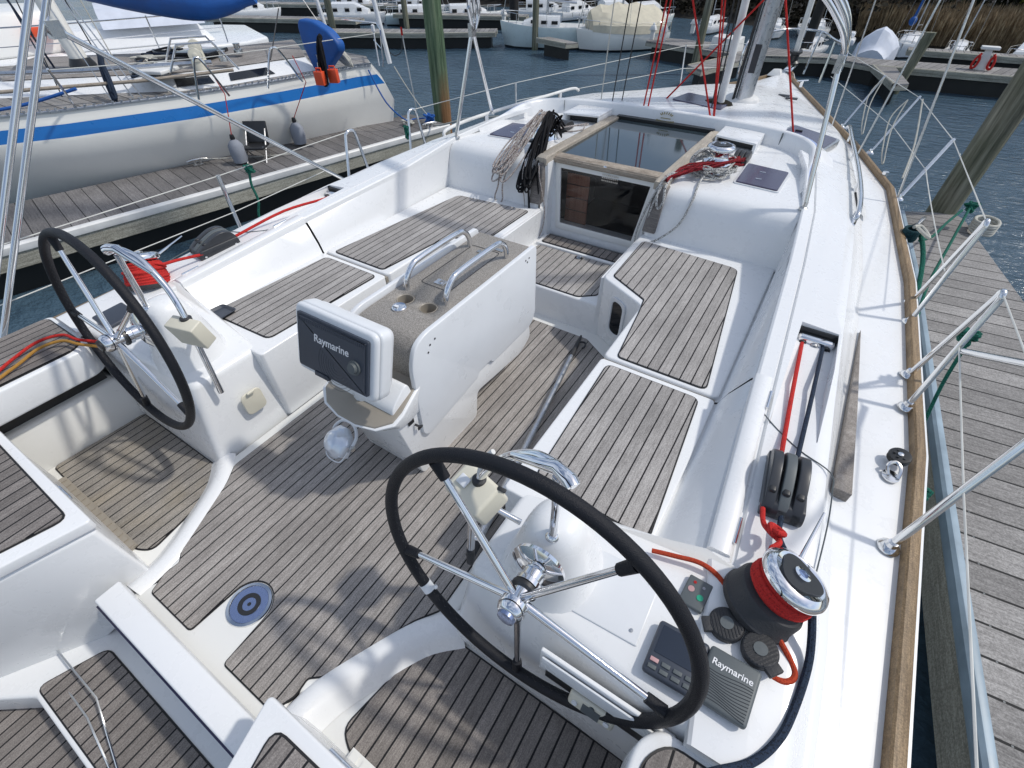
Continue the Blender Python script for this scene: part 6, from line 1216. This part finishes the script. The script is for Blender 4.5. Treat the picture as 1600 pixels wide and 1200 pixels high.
boat('motor_boat', 'white boat half hidden behind the big piling at the right edge', (4.7, 18.2), head((4.7, 18.2), (3.8, 16.4)), 1.8, .8, .28, 'gel', (.2, .7, 1.5), None, cat='boat')
for i, (x, y, h_, lab, hc) in enumerate(((-16.5, 14.5, 'gel', 'distant white motor boat behind the sloop stern', 1.1), (-14.3, 15.6, 'greygreenhull', 'distant grey-green boat at the left docks', .9), (-12.6, 16.4, 'gel', 'distant white boat left of the green piling', 1.0), (-20.5, 12.8, 'gel', 'distant white boat beyond the deckhouse of the large cruiser', 1.2), (-7.6, 18.6, 'gel', 'white boat just behind the pale aqua yacht', 1.5), (-6.2, 18.3, 'greygreenhull', 'grey boat glimpsed between the two larger yachts', 1.5))):
    boat('small_boat', lab, (x, y), R(-60 + i * 7), 2.4, .9, .32, h_, (.2, .75, hc), (.5, 4, .016, .4) if i % 2 else None, cat='boat')
for i, (x, y, rz, ln, h_, lab, mst) in enumerate(((-18.6, 16.6, -62, 2.6, 'gel', 'white sailboat in the most distant row, first from the left', 1), (-16.2, 17.6, -60, 2.4, 'oldhull', 'cream sailboat in the most distant row, second from the left', 1), (-11.2, 19.4, -58, 2.4, 'gel', 'white sailboat in the most distant row, just left of the green piling', 1), (-9.4, 19.6, -20, 2.2, 'gel', 'white sailboat in the most distant row, right of the green piling', 1),
        (-3.6, 20.6, 175, 1.7, 'gel', 'tiny white sailboat against the brush left of the near mast', 1), (-.1, 17.6, 168, 1.5, 'gel', 'little white boat between the black piling and the shrink-wrapped boat', 0), (3.1, 19.0, 175, 1.5, 'oldhull', 'little cream boat by the reeds right of the blue sail bundle', 1), (6.0, 18.0, 170, 1.8, 'gel', 'white boat by the reeds beyond the big piling', 1))):
    boat('small_boat', lab, (x, y), R(rz), ln, ln * .38, ln * .13, h_, (.2, .72, 1.1), (.5, 5, .016, .4) if mst else None, cat='boat')
# shrink-wrapped boat
q = MB(); random.seed(8); bx, by = 1.18, 15.9; rows = []
for k in range(15):
    u = k / 14; y = by - .5 + 1.25 * u; w = .42 * (.72 + .28 * math.sin(math.pi * u)) * (1 + .06 * noise.noise(Vector((k * .7, 0, 1)))); h = .34 + .36 * math.exp(-((u - .45) / .30) ** 4) + .04 * noise.noise(Vector((k * 1.1, 5, 1)))
    rows.append([(bx + .15 * u + w * c_ * (1 + .05 * noise.noise(Vector((k * .9, j, 3)))), y, max(.05, .10 + (h) * s_ + .03 * noise.noise(Vector((k * 1.3, j * 1.7, 0))))) for j, (c_, s_) in enumerate(((-1, 0), (-1.04, .25), (-1, .5), (-.75, .72), (-.35, .92), (0, 1.0), (.35, .92), (.75, .72), (1, .5), (1.04, .25), (1, 0)))])
q.grid(rows, 0); q.add(rows[0], [list(range(11))[::-1]]); q.add(rows[-1], [list(range(11))]); M['shrink'] = plain('shrink_wrap', (.60, .64, .72), .6, var=.08, bump=1., bscale=5)
SW = solo('shrink_wrapped_boat', q, 'shrink', 'boat wrapped in white shrink film on the far dock', 'boat', auto=25)
q = MB(); q.box((.55, 16.6, .42), (.35, .5, .14)); q.box((.55, 16.7, .55), (.25, .3, .12)); solo('dinghy', q, 'gel', 'small white dinghy showing just left of the shrink-wrapped boat', 'dinghy', bevel=.04)
# the large cruiser beyond the sloop
BC = thing('large_cruiser', 'large white motor sailer moored beyond the blue-striped sloop', 'boat', (-9.5, 3.0, 0)); ang = Matrix.Rotation(R(-24), 3, 'Z'); oc = Vector((-9.9, 3.4, 0)); W_ = lambda x, y, z: oc + ang @ Vector((x, y, z))
hullc = [(1.55, -6), (1.75, -2), (1.65, 1.2), (1.25, 2.8), (.9, 3.2), (-.9, 3.2), (-1.25, 2.8), (-1.6, 1.2), (-1.7, -2), (-1.5, -6)]
q = MB(); q.loft2([tuple(W_(x * .88, y - .1, -.2)) for x, y in hullc], [tuple(W_(x, y, 1.12)) for x, y in hullc]); q.build('hull', 'gel', BC, bevel=.04)
dh = [(1.0, -3.4), (1.05, -.6), (.75, .4), (-.75, .4), (-1.05, -.6), (-1.0, -3.4)]
q = MB(); q.loft2([tuple(W_(x, y, 1.12)) for x, y in dh], [tuple(W_(x * .82, y * .93 - .1, 1.62)) for x, y in dh]); q.build('deckhouse', 'gelwarm', BC, bevel=.05)
q = MB(); q.loft2([tuple(W_(x * .9, y, 1.12)) for x, y in [(1.1, .3), (1.0, 2.4), (-1.0, 2.4), (-1.1, .3)]], [tuple(W_(x * .8, y, 1.36)) for x, y in [(1.0, .35), (.85, 2.2), (-.85, 2.2), (-1.0, .35)]]); q.build('cabin_trunk', 'gel', BC, bevel=.05)
for k in range(6): q = MB(); q.box(W_(.93 - .012 * k, -.95, 1.30 + k * .035), (.03, .55, .014), rot=ang); q.build('louvre', 'black', BC)
for k in range(3): q = MB(); q.box(W_(.945, -3.0 + k * .62, 1.42), (.03, .48, .13), rot=ang @ Matrix.Rotation(-.2, 3, 'Y')); q.build('window', 'darkglass', BC, bevel=.01)
q = MB(); q.box(W_(.86, .12, 1.40), (.2, .34, .12), rot=ang); q.build('orange_bag', 'orangeplastic', BC, bevel=.03)
q = MB(); q.tube([W_(.2, .9, 1.3), W_(.15, 2.2, 1.62), W_(.1, 3.0, 1.8)], .07, 12); q.build('crane_boom', 'gel', BC)
for k in range(7): q = MB(); p = W_(1.6 - max(0, k - 4) * .2, -3.5 + k * 1.0, 1.12); q.tube([p, p + Vector((0, 0, .42))], .011, 6); q.build('stanchion', 'steel', BC)
q = MB(); q.tube([W_(1.6, -3.5, 1.52), W_(1.6, .5, 1.52), W_(1.2, 2.5, 1.52)], .010, 6); q.tube([W_(1.6, -3.5, 1.32), W_(1.6, .5, 1.32), W_(1.2, 2.5, 1.32)], .006, 6); q.build('guard_rail', 'steel', BC)
q = MB(); q.tube([W_(0, -1.6, 1.6), W_(0, -1.6, 6)], .06, 12); q.build('mast', 'alu', BC)
rows = [[W_(x, y, z) for x, z in ((-.9, 1.36), (-.7, 1.55), (0, 1.62), (.7, 1.55), (.9, 1.36))] for y in (.9, 1.6, 2.3)]; q = MB(); q.grid(rows, 0); q.build('cockpit_awning', 'shrink', BC)
